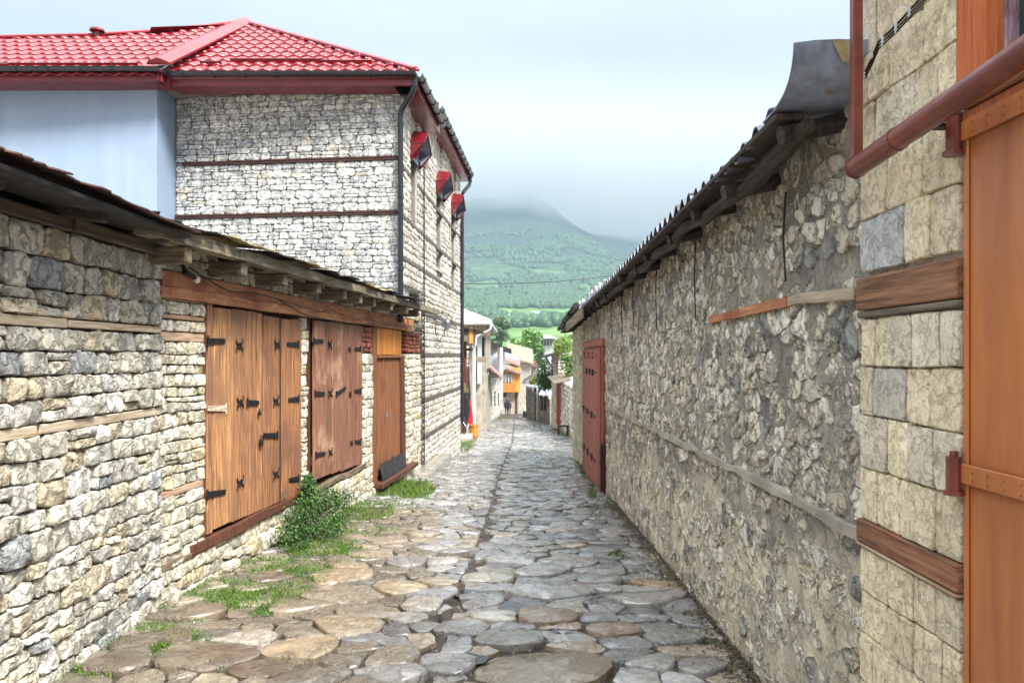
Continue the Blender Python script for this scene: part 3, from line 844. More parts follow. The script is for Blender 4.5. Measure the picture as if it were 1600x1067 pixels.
# protruding footing stones
polys = courses(5.1, 7.9, -.28, .02, (.09, .15), (.12, .24), amp=.02, seed=53)
lay([it for it in wstones(WB, polys, PAL_B, .012, .10, rb, n=13, cut=.22, rough=.08, dome=.4) if rb.random() < .75], 'footing_stone', 'footing_stones', M['stone'], shedB, 60)
def wbox(wall, name, mat, parent, u0, u1, z0, z1, d0, d1, tint=V1, bev=.004, label=None):
    mb = MB(); wall.box(mb, u0, u1, z0, z1, d0, d1, tint, bev); return mb.build(name, mat, parent, label=label)
# timber in the piers
for (a_, b_, z0, z1, c) in [(ub0, d1a - .02, 1.70, 1.76, (.95, .8, .75)), (ub0 + .02, d1a - .02, 1.855, 1.885, (.8, .6, .55)), (ub0, d1a - .02, 1.985, 1.998, (.7, .5, .45)), (ub0, d1a - .03, .615, .66, (.85, .7, .68)), (ub0 - .04, ub0 + .04, 1.40, 1.985, (.8, .62, .55))]:
    wbox(WB, 'tie_beam', M['pale_wood'], shedB, a_, b_, z0, z1, -.08, .04, c)
# lintel: two long beams, slightly crooked
def crooked(wall, u0, u1, z0, z1, d0, d1, mat, name, parent, n=26, amp=.008, tint=V1, seed=0, sag=0):
    vs = []
    for i in range(n + 1):
        t = i / n; u = u0 + (u1 - u0) * t
        a = amp * mnoise.noise(Vector((u * 1.7, seed, 0))) - sag * math.sin(math.pi * t)
        b = amp * mnoise.noise(Vector((u * 1.9, seed + 5, 0))) - sag * math.sin(math.pi * t)
        g = amp * mnoise.noise(Vector((u * 2.3, seed + 9, 0)))
        vs += [wall.P(u, z0 + a, d0), wall.P(u, z1 + b, d0), wall.P(u, z1 + b, d1 + g), wall.P(u, z0 + a, d1 + g)]
    fs = []
    for i in range(n):
        for k in range(4):
            p, q = i * 4 + k, i * 4 + (k + 1) % 4
            fs.append((p, q, q + 4, p + 4))
    fs += [(3, 2, 1, 0), (n * 4, n * 4 + 1, n * 4 + 2, n * 4 + 3)]
    if wall.flip: fs = [tuple(reversed(f)) for f in fs]
    return MB().add(vs, fs, tint).build(name, mat, parent)
crooked(WB, ub0 + .02, uB(642), Lz0, Lz0 + .075, -.08, .055, M['lintel'], 'lintel', shedB, seed=2)
crooked(WB, ub0 + .05, uB(642), Lz0 + .078, Lz1, -.08, .045, M['lintel'], 'lintel', shedB, seed=3, tint=(.86, .84, .84))
# ---- doors
def plank_door(name, label, pxs, ztop, zbots, mat, d, tints, lean=0, parent=shedB, wall=WB, gapw=.007, th=.03):
    us = [wall.u(p, d) for p in pxs]
    root = None
    um = (us[0] + us[-1]) / 2
    # backing ledge boards are the door's own mesh, planks its children
    mb = MB(); wall.box(mb, us[0] + .02, us[-1] - .02, ztop - .25, ztop - .17, d - .05, d - .002); wall.box(mb, us[0] + .02, us[-1] - .02, max(zbots) + .15, max(zbots) + .25, d - .05, d - .002)
    root = mb.build(name, M['frame'], parent, label=label)
    n = len(us) - 1
    for i in range(n):
        t = (i + .5) / n; zb = zbots[0] + (zbots[1] - zbots[0]) * t + rng.uniform(-.008, .008)
        zt = ztop + rng.uniform(-.012, .004)
        a_, b_ = us[i] + gapw, us[i + 1] - gapw
        dd = d + rng.uniform(-.003, .003)
        l = lean
        mb = MB(); mb.hexa([wall.P(u + (l if z == zb else 0), z, q) for u in (a_, b_) for z in (zb, zt) for q in (dd, dd + th)], tints[i % len(tints)], .004)
        mb.build('plank', mat, root)
    return root
zb = lambda px, py: WB.uz(px, py)[1]
doorA = plank_door('door', 'orange brown double door of wide planks', [328, 357, 380, 396, 405.5], 1.985, (.245, .215), M['door1'], .0, [(1.15, 1.17, 1.12), (.92, .88, .86), (.84, .80, .78), (.98, .94, .9)])
doorB = plank_door('door', 'orange brown double door leaf with a split plank', [407, 433, 434.6, 452, 467], 1.955, (.215, .19), M['door1'], .0, [(.95, .88, .84), (.2, .15, .12), (.93, .84, .8), (.92, .84, .8)])
doorC = plank_door('door', 'red brown plank door in the middle', [487, 504, 515, 530, 545, 554, 563], 1.985, (.27, .19), M['door2'], .0, [(.98, .92, .9), (.9, .86, .86), (1.04, .98, .96), (.94, .9, .9), (.88, .82, .84), (.96, .88, .88)])
doorD = plank_door('door', 'narrow weathered plank door with black sheet at its foot', [587.5, 593, 600, 608, 616, 622.5], 1.555, (-.10, -.12), M['door3'], -.03, gapw=.014, tints=[(1.15, 1.1, 1.05), (.95, .95, .95), (1.1, 1.1, 1.1), (.9, .9, .9), (1.05, 1.02, 1.0)])
# frames and sills
wbox(WB, 'door_frame', M['frame'], shedB, d1a, uB(318), .2, 1.998, -.09, .02)
wbox(WB, 'door_frame', M['door1'], shedB, uB(318.5), uB(327), .22, 1.998, -.08, .028)
wbox(WB, 'door_frame', M['frame'], shedB, d2a, uB(486.5), .25, 1.998, -.09, -.01, (.7, .7, .7))
crooked(WB, uB(290), uB(480), .135, .205, -.08, .06, M['frame'], 'sill', shedB, seed=8, amp=.02, tint=(.9, .85, .8))
crooked(WB, uB(486), uB(572), .13, .18, -.08, .05, M['grey_wood'], 'sill', shedB, seed=9, amp=.03, tint=(1, .9, .8))
crooked(WB, ub0, uB(312), .12, .16, -.08, .05, M['grey_wood'], 'sill', shedB, seed=12, amp=.02, tint=(1, .92, .85))
mb = MB(); mb.hexa([WB.P(u + (.12 if z < 0 else 0), z, q) for u in (uB(623.5), uB(629)) for z in (-.2, 1.6) for q in (-.08, .03)], (.95, .85, .8), .004); mb.build('door_frame', M['frame'], shedB)
wbox(WB, 'door_frame', M['door3'], shedB, uB(580.5), uB(587), -.2, 1.99, -.08, .025, (.9, .85, .8))
wbox(WB, 'door_frame', M['door3'], shedB, uB(587.3), uB(626), 1.56, 1.605, -.06, .035, (1.1, 1, .95))
pn = [587.5, 592, 597, 602, 607, 612, 617, 621, 626]
for i in range(8):
    wbox(WB, 'panel_board', M['yellowwood'], shedB, uB(pn[i]) + .003, uB(pn[i + 1]) - .003, 1.61, 1.99, -.03, .01 + .003 * (i % 2), (1, 1 - .06 * (i % 3), 1 - .1 * (i % 2)))
wbox(WB, 'threshold', M['frame'], shedB, uB(583), uB(641), -.24, -.17, -.05, .14, (.7, .7, .7), .01)
# black sheet at foot of narrow door
vs = []; nn = 18
for j in range(5):
    for i in range(nn + 1):
        u = uB(589) + (uB(627) - uB(589)) * i / nn
        z = -.16 + (.23 + .05 * nzz(u, 0, 5, 5)) * j / 4
        vs.append(WB.P(u, z, .04 + .012 * abs(nzz(u, z, 2, 9)) + (4 - j) * .01))
fs = [(j * (nn + 1) + i, j * (nn + 1) + i + 1, (j + 1) * (nn + 1) + i + 1, (j + 1) * (nn + 1) + i) for j in range(4) for i in range(nn)]
if WB.flip: fs = [tuple(reversed(f)) for f in fs]
MB().add(vs, fs).build('kick_sheet', M['tarp'], doorD)
# iron straps and claw hinges
def strap(px0, px1, py, parent, mat='iron', hh=.025, tip=.8, d=.034, dy=0):
    u0, z0 = WB.uz(px0, py, d); u1, z1 = WB.uz(px1, py + dy, d)
    mb = MB()
    mb.hexa([WB.P(u, z + s_ * h_, q) for (u, z, h_) in ((u0, z0, hh), (u1, z1, hh * tip)) for s_ in (-1, 1) for q in (d, d + .008)], V1, .002)
    mb.tube([WB.P(u0, z0 - hh * 1.7, d + .006), WB.P(u0, z0 + hh * 1.7, d + .006)], .008, 8)
    for t in (.3, .6, .85):
        p = WB.P(u0 + (u1 - u0) * t, z0 + (z1 - z0) * t, d + .008); mb.tube([p, p + WB.n * .005], .005, 6)
    mb.build('hinge', M[mat], parent)
def claw(px, py, parent, s=.058, d=.034):
    u0, z0 = WB.uz(px, py, d); mb = MB()
    WB.box(mb, u0 - s * .6, u0 + s * .6, z0 - s * .32, z0 + s * .32, d, d + .008, V1, .002)
    for a_ in (-1, 1):
        for b_ in (-1, 1):
            pts = [WB.P(u0 + a_ * s * x_, z0 + b_ * s * y_, d + .005) for x_, y_ in ((.45, .2), (.8, .35), (1.0, .7), (.85, 1.05))]
            mb.tube(pts, [.008, .007, .005, .003], 6)
    mb.tube([WB.P(u0, z0 - s * .5, d + .008), WB.P(u0, z0 + s * .5, d + .008)], .006, 6)
    mb.build('hinge', M['iron'], parent)
strap(324, 351, 533, doorA); claw(374, 540, doorA); claw(375, 629, doorA); strap(323, 352, 773, doorA, dy=-5); claw(375, 754, doorA)
strap(352, 324, 638, doorA, mat='pale_wood'); strap(386, 404, 629, doorA)
claw(433, 539, doorB); strap(466, 448, 538, doorB); claw(431, 627, doorB); strap(466, 450, 623, doorB, dy=2); claw(431, 741, doorB); strap(466, 451, 747, doorB, dy=3)
strap(490, 505, 533, doorC); claw(515, 539, doorC); claw(546, 546, doorC, .04); strap(563, 554, 545, doorC)
strap(492, 507, 615, doorC); claw(516, 615, doorC); claw(547, 616, doorC, .04); strap(563, 554, 611, doorC); strap(525, 540, 616, doorC, dy=-10)
strap(493, 508, 711, doorC, dy=-3); claw(516, 707, doorC, .055); claw(549, 692, doorC, .04); strap(563, 555, 690, doorC)
def padlock(px, py, parent, s=.028, mat='iron', d=.04):
    u0, z0 = WB.uz(px, py, d); mb = MB()
    WB.box(mb, u0 - s * .7, u0 + s * .7, z0 - s, z0 + s * .6, d, d + .018, V1, .004)
    mb.tube([WB.P(u0 + s * .5 * math.cos(t), z0 + s * .6 + s * .8 * math.sin(t), d + .009) for t in np.linspace(0, math.pi, 7)], .004, 6)
    mb.build('padlock', M[mat], parent)
padlock(407, 690, doorB, .04); padlock(604, 648, doorD, .03, 'zinc'); strap(433, 411, 680, doorB)
padlock(404, 645, doorB, .025)
# joist stubs, fascia board, roof sheets
ends = [(283, 303), (375, 385), (441, 450), (496, 502), (535, 541), (562, 567), (585, 589), (610, 614), (634, 637)]
for a_, b_ in ends + [(652, 655)]:
    u1 = WB.u((a_ + b_) / 2, .30); hw = .045
    t = rng.uniform(.7, 1.1)
    wbox(WB, 'joist', M['stub_wood'], shedB, u1 - hw, u1 + hw, 2.205, 2.315, -.3, .30 + rng.uniform(-.01, .02), (t, t * .97, t * .92), .01)
us_ = [4.45, 5.6, 6.9, 8.4, 10.0, 11.5, ub1 + .1]
for i in range(6):
    t = rng.uniform(.85, 1.1)
    crooked(WB, us_[i], us_[i + 1] - .01, 2.318, 2.405 + rng.uniform(-.01, .01), .24, .345, M['grey_wood'], 'fascia_board', shedB, n=8, seed=i * 3, amp=.012, tint=(t, t, t * .95))
for i in range(14):
    u = 4.7 + i * .6
    wbox(WB, 'rafter', M['dark_wood'], shedB, u - .03, u + .03, 2.34, 2.40, -.9, .28, V1, .005)
yys = [4.35, 5.2, 6.05, 6.6, 7.3, 8.1, 8.7, 9.5, 10.2, 10.9, 11.42]
for i in range(10):
    y0, y1 = yys[i] - .05, yys[i + 1] + .05
    over = rng.uniform(.36, .45); up_ = (i % 2) * .015
    ev = lambda y, o=over: -2.942 + .101 * y + o
    zf = lambda x, y, i=i, o=over, u=up_: 2.425 + u - .10 * (x - (-2.942 + .101 * y + o)) + .03 * nzz(x, y, i, 3.2) + .012 * nzz(x, y, i + 9, 9)
    vs, fs = bent_sheet(lambda y: -4.4 + .05 * y, ev, y0, y1, zf, seed=i + 40, rag=.03, ny=14, nx=12)
    MB().add(vs, fs).build('roof_sheet', M['lichen'] if i in (1, 3, 6) else M['tar'], shedB)
mb = MB(); mb.box((-4.5, 5.0, -1.0), (-4.35, 11.3, 2.6)); mb.build('rear_wall', M['limewash'], shedB)

# electric bulb and loose cable on the lintel
blb = thing('light_bulb', 'bare white light bulb in a black holder at the left end of the lintel', 'light bulb', tuple(WB.P(WB.u(300, .08), 2.1, .06)))
u0, z0 = WB.uz(308, 437, .10)
mb = MB(); cc = WB.P(u0, z0, .10)
vs = []; fs = []
for j in range(9):
    t = math.pi * j / 8
    for k in range(12):
        p = 2 * math.pi * k / 12
        vs.append(cc + Vector((.024 * math.sin(t) * math.cos(p), .024 * math.sin(t) * math.sin(p), .028 * math.cos(t))))
for j in range(8):
    for k in range(12): fs.append((j * 12 + k, (j + 1) * 12 + k, (j + 1) * 12 + (k + 1) % 12, j * 12 + (k + 1) % 12))
MB().add(vs, fs).build('bulb', M['bulb'], blb, smooth=True)
u1, z1 = WB.uz(291, 425, .08)
mb = MB(); mb.tube([WB.P(u1, z1 + .05, .05), WB.P(u1, z1, .07), WB.P(u0 - .02, z0 + .01, .095)], [.012, .02, .016], 10); mb.build('lamp_holder', M['iron'], blb, smooth=True)
def wallcurve(wall, pts, d, r, mat, name, seg=6):
    P3 = [wall.P(*wall.uz(px, py, dd if dd else d), dd if dd else d) for px, py, *q in pts for dd in [q[0] if q else None]]
    out = []
    for i in range(len(P3) - 1):
        p0, p1, p2, p3 = P3[max(i - 1, 0)], P3[i], P3[i + 1], P3[min(i + 2, len(P3) - 1)]
        for k in range(seg):
            t = k / seg
            out.append(.5 * ((2 * p1) + (p2 - p0) * t + (2 * p0 - 5 * p1 + 4 * p2 - p3) * t * t + (3 * p1 - p0 - 3 * p2 + p3) * t ** 3))
    out.append(P3[-1])
    return MB().tube(out, r, 6).build(name, mat, smooth=True)
cb = wallcurve(WB, [(295, 418), (325, 437), (360, 455), (400, 459), (432, 467), (455, 480), (478, 492), (510, 499), (545, 505), (590, 507), (640, 511)], .085, .006, M['cable'], 'cable')
tag(cb, 'thin dark cable sagging across the orange lintel from the bulb', 'cable')
cb = wallcurve(WB, [(432, 467), (470, 478), (500, 487), (515, 483), (530, 490), (560, 500), (576, 499), (600, 505), (640, 508)], .08, .004, M['cable'], 'cable')
tag(cb, 'second thinner wavy cable along the right half of the lintel', 'cable')

# ================================================================== LEFT: two storey house with red roof
house = thing('red_roofed_house', 'grey stone two storey house with glossy red tile roof and red trim', 'house', (-3.5, 13, G(0, 13)))
HW = 3.66     # front width
# core volumes
def prismz(pts, z0, z1, name, mat, parent):
    mb = MB(); mb.prism([(x, y, z0) for x, y in pts], (0, 0, z1 - z0)); return mb.build(name, mat, parent)
fp = WF.P(-.0, 0, -.03); 
sB = lambda u, d=0: WH.P(u, 0, d)
yseam = 13.3
prismz([(-2.1, 11.46), tuple(WH.P(yseam, 0, -.34))[:2], tuple(WH.P(yseam, 0, -.34) + Vector((-6.2, 0, 0)))[:2], (-5.34, 11.84)], 2.72, 5.72, 'wall_core', M['housemortar'], house)
def core_slab(u0, u1, z0, z1, wins, parent):
    mb = MB(); u = u0
    for a_, b_, c_, d_ in wins:
        WH.box(mb, u, a_, z0, z1, -.34, -.035); WH.box(mb, a_, b_, z0, c_, -.34, -.035); WH.box(mb, a_, b_, d_, z1, -.34, -.035); u = b_
    WH.box(mb, u, u1, z0, z1, -.34, -.035)
    mb.build('wall_core', M['housemortar'], parent)
prismz([(-8.2, 11.8), (-5.4, 11.86), (-5.4, 17), (-8.2, 17)], -1.2, 5.6, 'rear_wing_wall', M['housemortar'], house)
rh = random.Random(5)
zb1, zb2 = WF.uz(620, 247)[1], WF.uz(620, 332)[1]
fp_ = courses(0.0, HW, 2.3, zb2 - .03, (.08, .13), (.12, .28), amp=.012, jit=.012, split=.3, seed=61)
fp_ += courses(0.0, HW, zb2 + .035, zb1 - .03, (.08, .13), (.12, .28), amp=.012, jit=.012, split=.3, seed=62)
fp_ += courses(0.0, HW, zb1 + .035, 5.70, (.08, .13), (.12, .28), amp=.012, jit=.012, split=.3, seed=63)
lay(wstones(WF, fp_, PAL_H, .004, .010, rh, n=12, cut=.12, rough=.06, dome=.08, back=-.035, crag=.010), 'stone', 'small_stones', M['stone'], house, 300)
prismz([(-1.74, 11.40), (-5.36, 11.82), (-5.36, 12.5), (-1.74, 12.5)], 2.3, 2.73, 'wall_core', M['housemortar'], house)
for z_, u1 in ((zb1, HW - .12), (zb2, HW)):
    wbox(WF, 'timber_band', M['band'], house, .02, u1, z_ - .03, z_ + .03, -.03, .035, V1, .003)
    wbox(WF, 'timber_band', M['band'], house, .02, u1, z_ + .008, z_ + .028, .036, .046, (1.3, 1.2, 1.2), .002)
# street side of the first block: stones and three arched windows with red hoods
def side_courses(y0, y1, zs, wins, seed, hh=(.09, .14), ww=(.14, .30)):
    out = []
    for i in range(len(zs) - 1):
        za, zb_ = zs[i] + .03, zs[i + 1] - .03
        segs = [(y0, y1)]
        for (a_, b_, w0, w1) in wins:
            if w0 < zb_ - .05 and w1 > za + .05:
                n_ = []
                for s0, s1 in segs:
                    if a_ > s0 and b_ < s1: n_ += [(s0, a_), (b_, s1)]
                    else: n_.append((s0, s1))
                segs = n_
        for k, (s0, s1) in enumerate(segs):
            out += courses(s0, s1, za, zb_, hh, ww, amp=.012, jit=.01, split=.05, seed=seed + i * 7 + k)
    return out
SZ = [.11, .785, 1.6, 2.35, 3.12, 3.76, 4.53]
y1B = WH.u(625); 
def winpos(px): return WH.u(px)
w1 = (winpos(640.5), winpos(651.5)); w2 = (winpos(680.5), winpos(690)); w3 = (winpos(704), winpos(711.5))
ys_, ye_ = WH.u(626), WH.u(659.5)
pol = side_courses(ys_, ye_, [2.69, 3.12, 3.76, 4.53, 5.72], [(w1[0], w1[1], 3.78, 4.95)], 70)
lay(wstones(WH, pol, PAL_HS, .006, .02, rh, n=9, cut=.14, rough=.04, dome=.1, back=-.035), 'side_stone', 'side_stones', M['stone'], house, 0)
for z_ in (3.12, 3.76, 4.53):
    for (a_, b_) in ([(ys_, w1[0] - .02), (w1[1] + .02, ye_)] if z_ > 4 else [(ys_, ye_)]):
        wbox(WH, 'timber_band', M['bandside'], house, a_, b_, z_ - .028, z_ + .028, -.03, .026, V1, .003)

house2 = thing('grey_stone_house', 'tall limestone house with timber bands and red eaves just beyond the first house', 'house', tuple(WH.P(15.8, G(0, 16))))
y2a, y2b = WH.u(661), WH.u(718.5)
yw = tuple(WH.P(y2b, 0, -.03))[:2]
yw2 = tuple(WH.P(y2b, 0, -.34))[:2]
prismz([tuple(WH.P(y2a + .02, 0, -.34))[:2], yw2, (yw[0] - 5, yw[1]), (WH.P(y2a + .02, 0).x - 5, y2a + .02)], -1.6, 6.12, 'wall_core', M['housemortar'], house2)
pol = side_courses(y2a, y2b, [-1.5, .11, .785, 1.6, 2.35, 3.12, 3.76, 4.53, 6.12], [(w2[0], w2[1], 3.4, 4.95), (w3[0], w3[1], 3.2, 4.95)], 170)
lay(wstones(WH, pol, PAL_HS, .006, .022, rh, n=9, cut=.14, rough=.04, dome=.1, back=-.035), 'stone', 'small_stones', M['stone'], house2, 300, minpx=95)
for z_ in SZ:
    wbox(WH, 'timber_band', M['bandside'], house2, y2a, y2b - .05, z_ - .035, z_ + .03, -.03, .03, (.85, .85, .85) if z_ < 2 else V1, .003)
# strip of wall facing the camera below the overhang, its shade painted as darker stone
W2 = Wall(tuple(WH.P(y2a - .0, 0, .0))[:2], (-1, 0), 1)
if W2.n.y > 0: W2.n = -W2.n; W2.flip = not W2.flip
pol = courses(0, .62, -1.4, .75, (.09, .13), (.14, .3), seed=90) + courses(0, .62, .82, 1.56, (.09, .13), (.14, .3), seed=91) + courses(0, .62, 1.63, 2.7, (.09, .13), (.14, .3), seed=92)
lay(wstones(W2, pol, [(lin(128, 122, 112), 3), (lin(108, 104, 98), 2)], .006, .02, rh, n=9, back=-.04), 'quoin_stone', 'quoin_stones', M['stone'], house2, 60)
wbox(W2, 'timber_band', M['bandside'], house2, 0, .6, 1.565, 1.625, -.03, .03); wbox(W2, 'timber_band', M['bandside'], house2, 0, .6, .755, .815, -.03, .03)
prismz([(WH.P(y2a, 0).x - .02, y2a + .01), (WH.P(y2a, 0).x - 2.5, y2a + .01), (WH.P(y2a, 0).x - 2.5, y2a + .3), (WH.P(y2a, 0).x - .02, y2a + .3)], -1.6, 2.7, 'wall_core', M['housemortar'], house2)
# plinth block at its foot
ux = WH.u(672)
wbox(WH, 'plinth', M['paving'], house2, WH.u(645), WH.u(682), G(0, 13) - .1, G(0, 13) + .13, -.02, .3, (.34, .32, .28), .03)

def window_with_hood(wall, ua, ub, z0, z1, parent):
    f = MB()
    wall.box(f, ua, ub, z0, z1 + .02, -.30, -.28)
    wn = f.build('window', M['glass'], parent)
    for a_, b_, c_, d_ in ((ua, ua + .06, z0, z1), (ub - .06, ub, z0, z1), (ua + .06, ub - .06, z0, z0 + .05), ((ua + ub) / 2 - .02, (ua + ub) / 2 + .02, z0 + .05, z1)):
        wbox(wall, 'window_frame', M['frame'], wn, a_, b_, c_, d_, -.279, -.22)
    # reveals
    mb = MB(); wall.box(mb, ub, ub + .02, z0, z1, -.3, -.001); wall.box(mb, ua - .02, ua, z0, z1, -.3, -.001); wall.box(mb, ua - .02, ub + .02, z0 - .04, z0, -.3, .03); mb.build('reveal', M['housemortar'], wn)
    # hood: folded red sheet shaped like a small gable
    h0, h1 = z1 - .12, z1 + .40
    m_ = (ua + ub) / 2; w_ = (ub - ua) / 2 + .09
    T = .012
    def panel(p, q, r_, s_, mat=M['red_trim'], nm='window_hood'):
        q8 = []
        nrm = (Vector(q) - Vector(p)).cross(Vector(s_) - Vector(p)).normalized() * T
        mbb = MB(); mbb.prism([p, q, r_, s_], nrm); return mbb
    root = MB()
    P = wall.P
    prof_w = [(m_ - w_, h0), (m_ - w_ - .03, h0 + .26), (m_, h1 + .06), (m_ + w_ + .03, h0 + .26), (m_ + w_, h0)]
    prof_o = [(m_ - w_ * .72, h0 + .03), (m_ - w_, h0 + .27), (m_, h1 + .02), (m_ + w_, h0 + .27), (m_ + w_ * .72, h0 + .03)]
    dOut = [.10, .25, .25, .25, .10]
    for i in range(4):
        a0 = P(*prof_w[i], .0); a1 = P(*prof_w[i + 1], .0); b0 = P(*prof_o[i], dOut[i]); b1 = P(*prof_o[i + 1], dOut[i + 1])
        mbb = panel(a0, a1, b1, b0); root.add(mbb.v, mbb.f)
    hd = root.build('window_hood', M['red_trim'], parent)
    lin_ = MB(); cu, cz = m_, h0 + .22
    sh = lambda q: (cu + (q[0] - cu) * .88, cz + (q[1] - cz) * .88)
    for i in range(4):
        lin_.add([P(*sh(prof_w[i]), .0), P(*sh(prof_w[i + 1]), .0), P(*sh(prof_o[i + 1]), dOut[i + 1] - .02), P(*sh(prof_o[i]), dOut[i] - .02)], [(0, 1, 2, 3)])
    lin_.build('hood_lining', M['zinc'], hd)
    mb = MB()
    loop = [P(u, z, .02) for u, z in [(m_ - w_ * .8, h0 + .05), (m_ - w_ * .85, h0 + .25), (m_, h1 - .02), (m_ + w_ * .85, h0 + .25), (m_ + w_ * .8, h0 + .05)]]
    mb.prism(loop, wall.n * .01); mb.build('hood_back', M['zinc'], hd)
window_with_hood(WH, w1[0], w1[1], 3.62, 4.92, house)
window_with_hood(WH, w2[0], w2[1], 3.35, 4.92, house2)
window_with_hood(WH, w3[0], w3[1], 3.15, 4.92, house2)

core_slab(WH.u(625) + .03, WH.u(659.8), 2.70, 5.72, [(w1[0], w1[1], 3.62, 4.94)], house)
core_slab(y2a + .02, y2b, -1.6, 6.12, [(w2[0], w2[1], 3.35, 4.94), (w3[0], w3[1], 3.15, 4.94)], house2)
# blue rendered wing
Yb = 11.2
wing = MB(); wing.prism([(-5.38, Yb, 2.0), (-12, Yb + .35, 2.0), (-12, 17, 2.0), (-5.38, 17, 2.0)], (0, 0, 3.70)); wing.build('wing_wall', M['blue_wall'], house, label='smooth blue grey rendered wall')

# ---- red tile roof
ZE = 5.80
E2 = Vector((-1.42, 10.98, ZE)); AP = Vector((-5.27, 14.6, 8.14)); E1 = Vector((-5.10, 10.98, ZE)); SL = (8.14 - ZE) / (14.6 - 10.98)
def plane_z(y): return ZE + SL * (y - 10.98)
tw, tr = .205, .345        # tile width, row length along the slope
cs, sn = 1 / math.hypot(1, SL), SL / math.hypot(1, SL)
def roofP(x, s_, h, y0=10.98):   # s_ metres up the slope
    return Vector((x, y0 + s_ * cs - h * sn, ZE + s_ * sn + h * cs))
def tile_mesh():
    vs = []; nu = 8; xs = [i / nu * tw for i in range(nu + 1)]
    wv = [.034 * (.5 - .5 * math.cos(2 * math.pi * i / nu)) for i in range(nu + 1)]
    rows = [(-.0, -.012, 0), (.0, .024, 1), (.06, .028, 1), (tr * .55, .014, 1), (tr * 1.0, .0, 1)]
    for s_, h, k in rows:
        for i, x in enumerate(xs):
            dip = .035 * (.5 + .5 * math.cos(2 * math.pi * i / nu)) if s_ < .1 else 0    # scalloped lower edge
            hh = h + wv[i] * (1 if k else .9)
            vs.append(Vector((x, (s_ + dip - .02) * cs - hh * sn, (s_ + dip - .02) * sn + hh * cs)))
    fs = []
    for j in range(len(rows) - 1):
        for i in range(nu):
            p = j * (nu + 1) + i; fs.append((p, p + 1, p + nu + 2, p + nu + 1))
    m = bpy.data.meshes.new('roof_tile'); m.from_pydata([tuple(v) for v in vs], [], fs)
    m.polygons.foreach_set('use_smooth', [True] * len(m.polygons)); m.materials.append(M['red_tile'])
    return m
TM = tile_mesh()
import bmesh
def clipped_tile(loc, planes):
    bm = bmesh.new(); bm.from_mesh(TM)
    for co, no in planes:
        bmesh.ops.bisect_plane(bm, geom=bm.verts[:] + bm.edges[:] + bm.faces[:], plane_co=Vector(co) - loc, plane_no=no, clear_outer=True)
    if len(bm.faces) == 0: bm.free(); return None
    m = bpy.data.meshes.new('roof_tile'); bm.to_mesh(m); bm.free(); m.materials.clear(); m.materials.append(M['red_tile']); return m
roof = MB()
hipn = Vector((E2.y - AP.y, AP.x - E2.x, 0)).normalized()
if hipn.x < 0: hipn = -hipn
# left wing ridge line (world) read off the roof outline
RG = [(-13, 7.15), (-9.6, 7.18), (-7.6, 7.32), (-6.5, 7.55), (AP.x, AP.z)]
def ridge_s(x): return (interp(x, [q[0] for q in RG], [q[1] for q in RG]) - ZE) / sn
def sbase(x): return 0 if x > -5.2 else -.25
rows = int((AP.z - ZE) / sn / tr) + 1
seam_n = Vector((1, 0, 0))
tcount = 0; extra = []
roof_core = MB()
roof_core.prism([E2 + Vector((0, .02, -.05)), AP + Vector((0, 0, -.05)), Vector((-5.2, 10.98, ZE - .05))], (0, .02, -.05))
roof_core.add([(-13, 10.75, ZE - .10), (-5.2, 10.75, ZE - .10), AP + Vector((0, 0, -.06)), (-6.5, 13.69, 7.46), (-7.6, 13.33, 7.23), (-9.6, 13.11, 7.09), (-13, 13.07, 7.06)], [(0, 1, 2), (0, 2, 3), (0, 3, 4), (0, 4, 5), (0, 5, 6)])
# street slope, rear slope
nE = Vector((E2.x + .0589 * 2.4, 13.4, ZE))
roof_core.add([E2 + Vector((0, 0, -.01)), nE + Vector((0, 0, -.01)), Vector((-5.27 + .15, 20, 8.10)), AP + Vector((0, 0, -.05))], [(0, 1, 2, 3)])
roof_core.add([AP, Vector((-5.12, 20, 8.13)), Vector((-9, 20, ZE)), Vector((-9, 17, ZE)), Vector((-6.5, 13.3, 7.5))], [(0, 1, 2, 3, 4)])
roofo = roof_core.build('roof', M['red_trim'], house)
for j in range(0, rows + 1):
    off = 0
    x = E2.x + .3 - tw
    while x > -9.4:
        s_ = j * tr + (0 if x > -5.25 else -.20)
        if j < 0 and x > -5.25: x -= tw; continue
        xc = x + tw / 2
        inF1 = xc > -5.05
        loc = roofP(x, s_ + .0, 0)
        yy = loc.y
        if inF1 or xc > -5.3:
            t = (yy - E2.y) / (AP.y - E2.y); xh = E2.x + (AP.x - E2.x) * t
            if x > xh or yy > AP.y: x -= tw; continue
            need = x + tw > xh - .25
            planes = [(E2, hipn)] if need else []
            if need:
                m = clipped_tile(loc, planes)
            else: m = TM
        else:
            ms = ridge_s(xc)
            if s_ > ms: x -= tw; continue
            if s_ + tr > ms: m = clipped_tile(loc, [(Vector((0, 0, ZE + ms * sn)), Vector((0, 0, 1)))])
            else: m = TM
        if m:
            pr = proj(*loc)
            if pr and pr[0] > -30 and tcount < 300:
                link('roof_tile', m, loc, roofo); tcount += 1
            else: extra.append((m, loc))
        x -= tw
mb = MB()
for m, loc in extra:
    mb.add([v_.co + loc for v_ in m.vertices], [tuple(p_.vertices) for p_ in m.polygons])
mb.build('roof_tiles', M['red_tile'], roofo, smooth=True, kind='stuff')
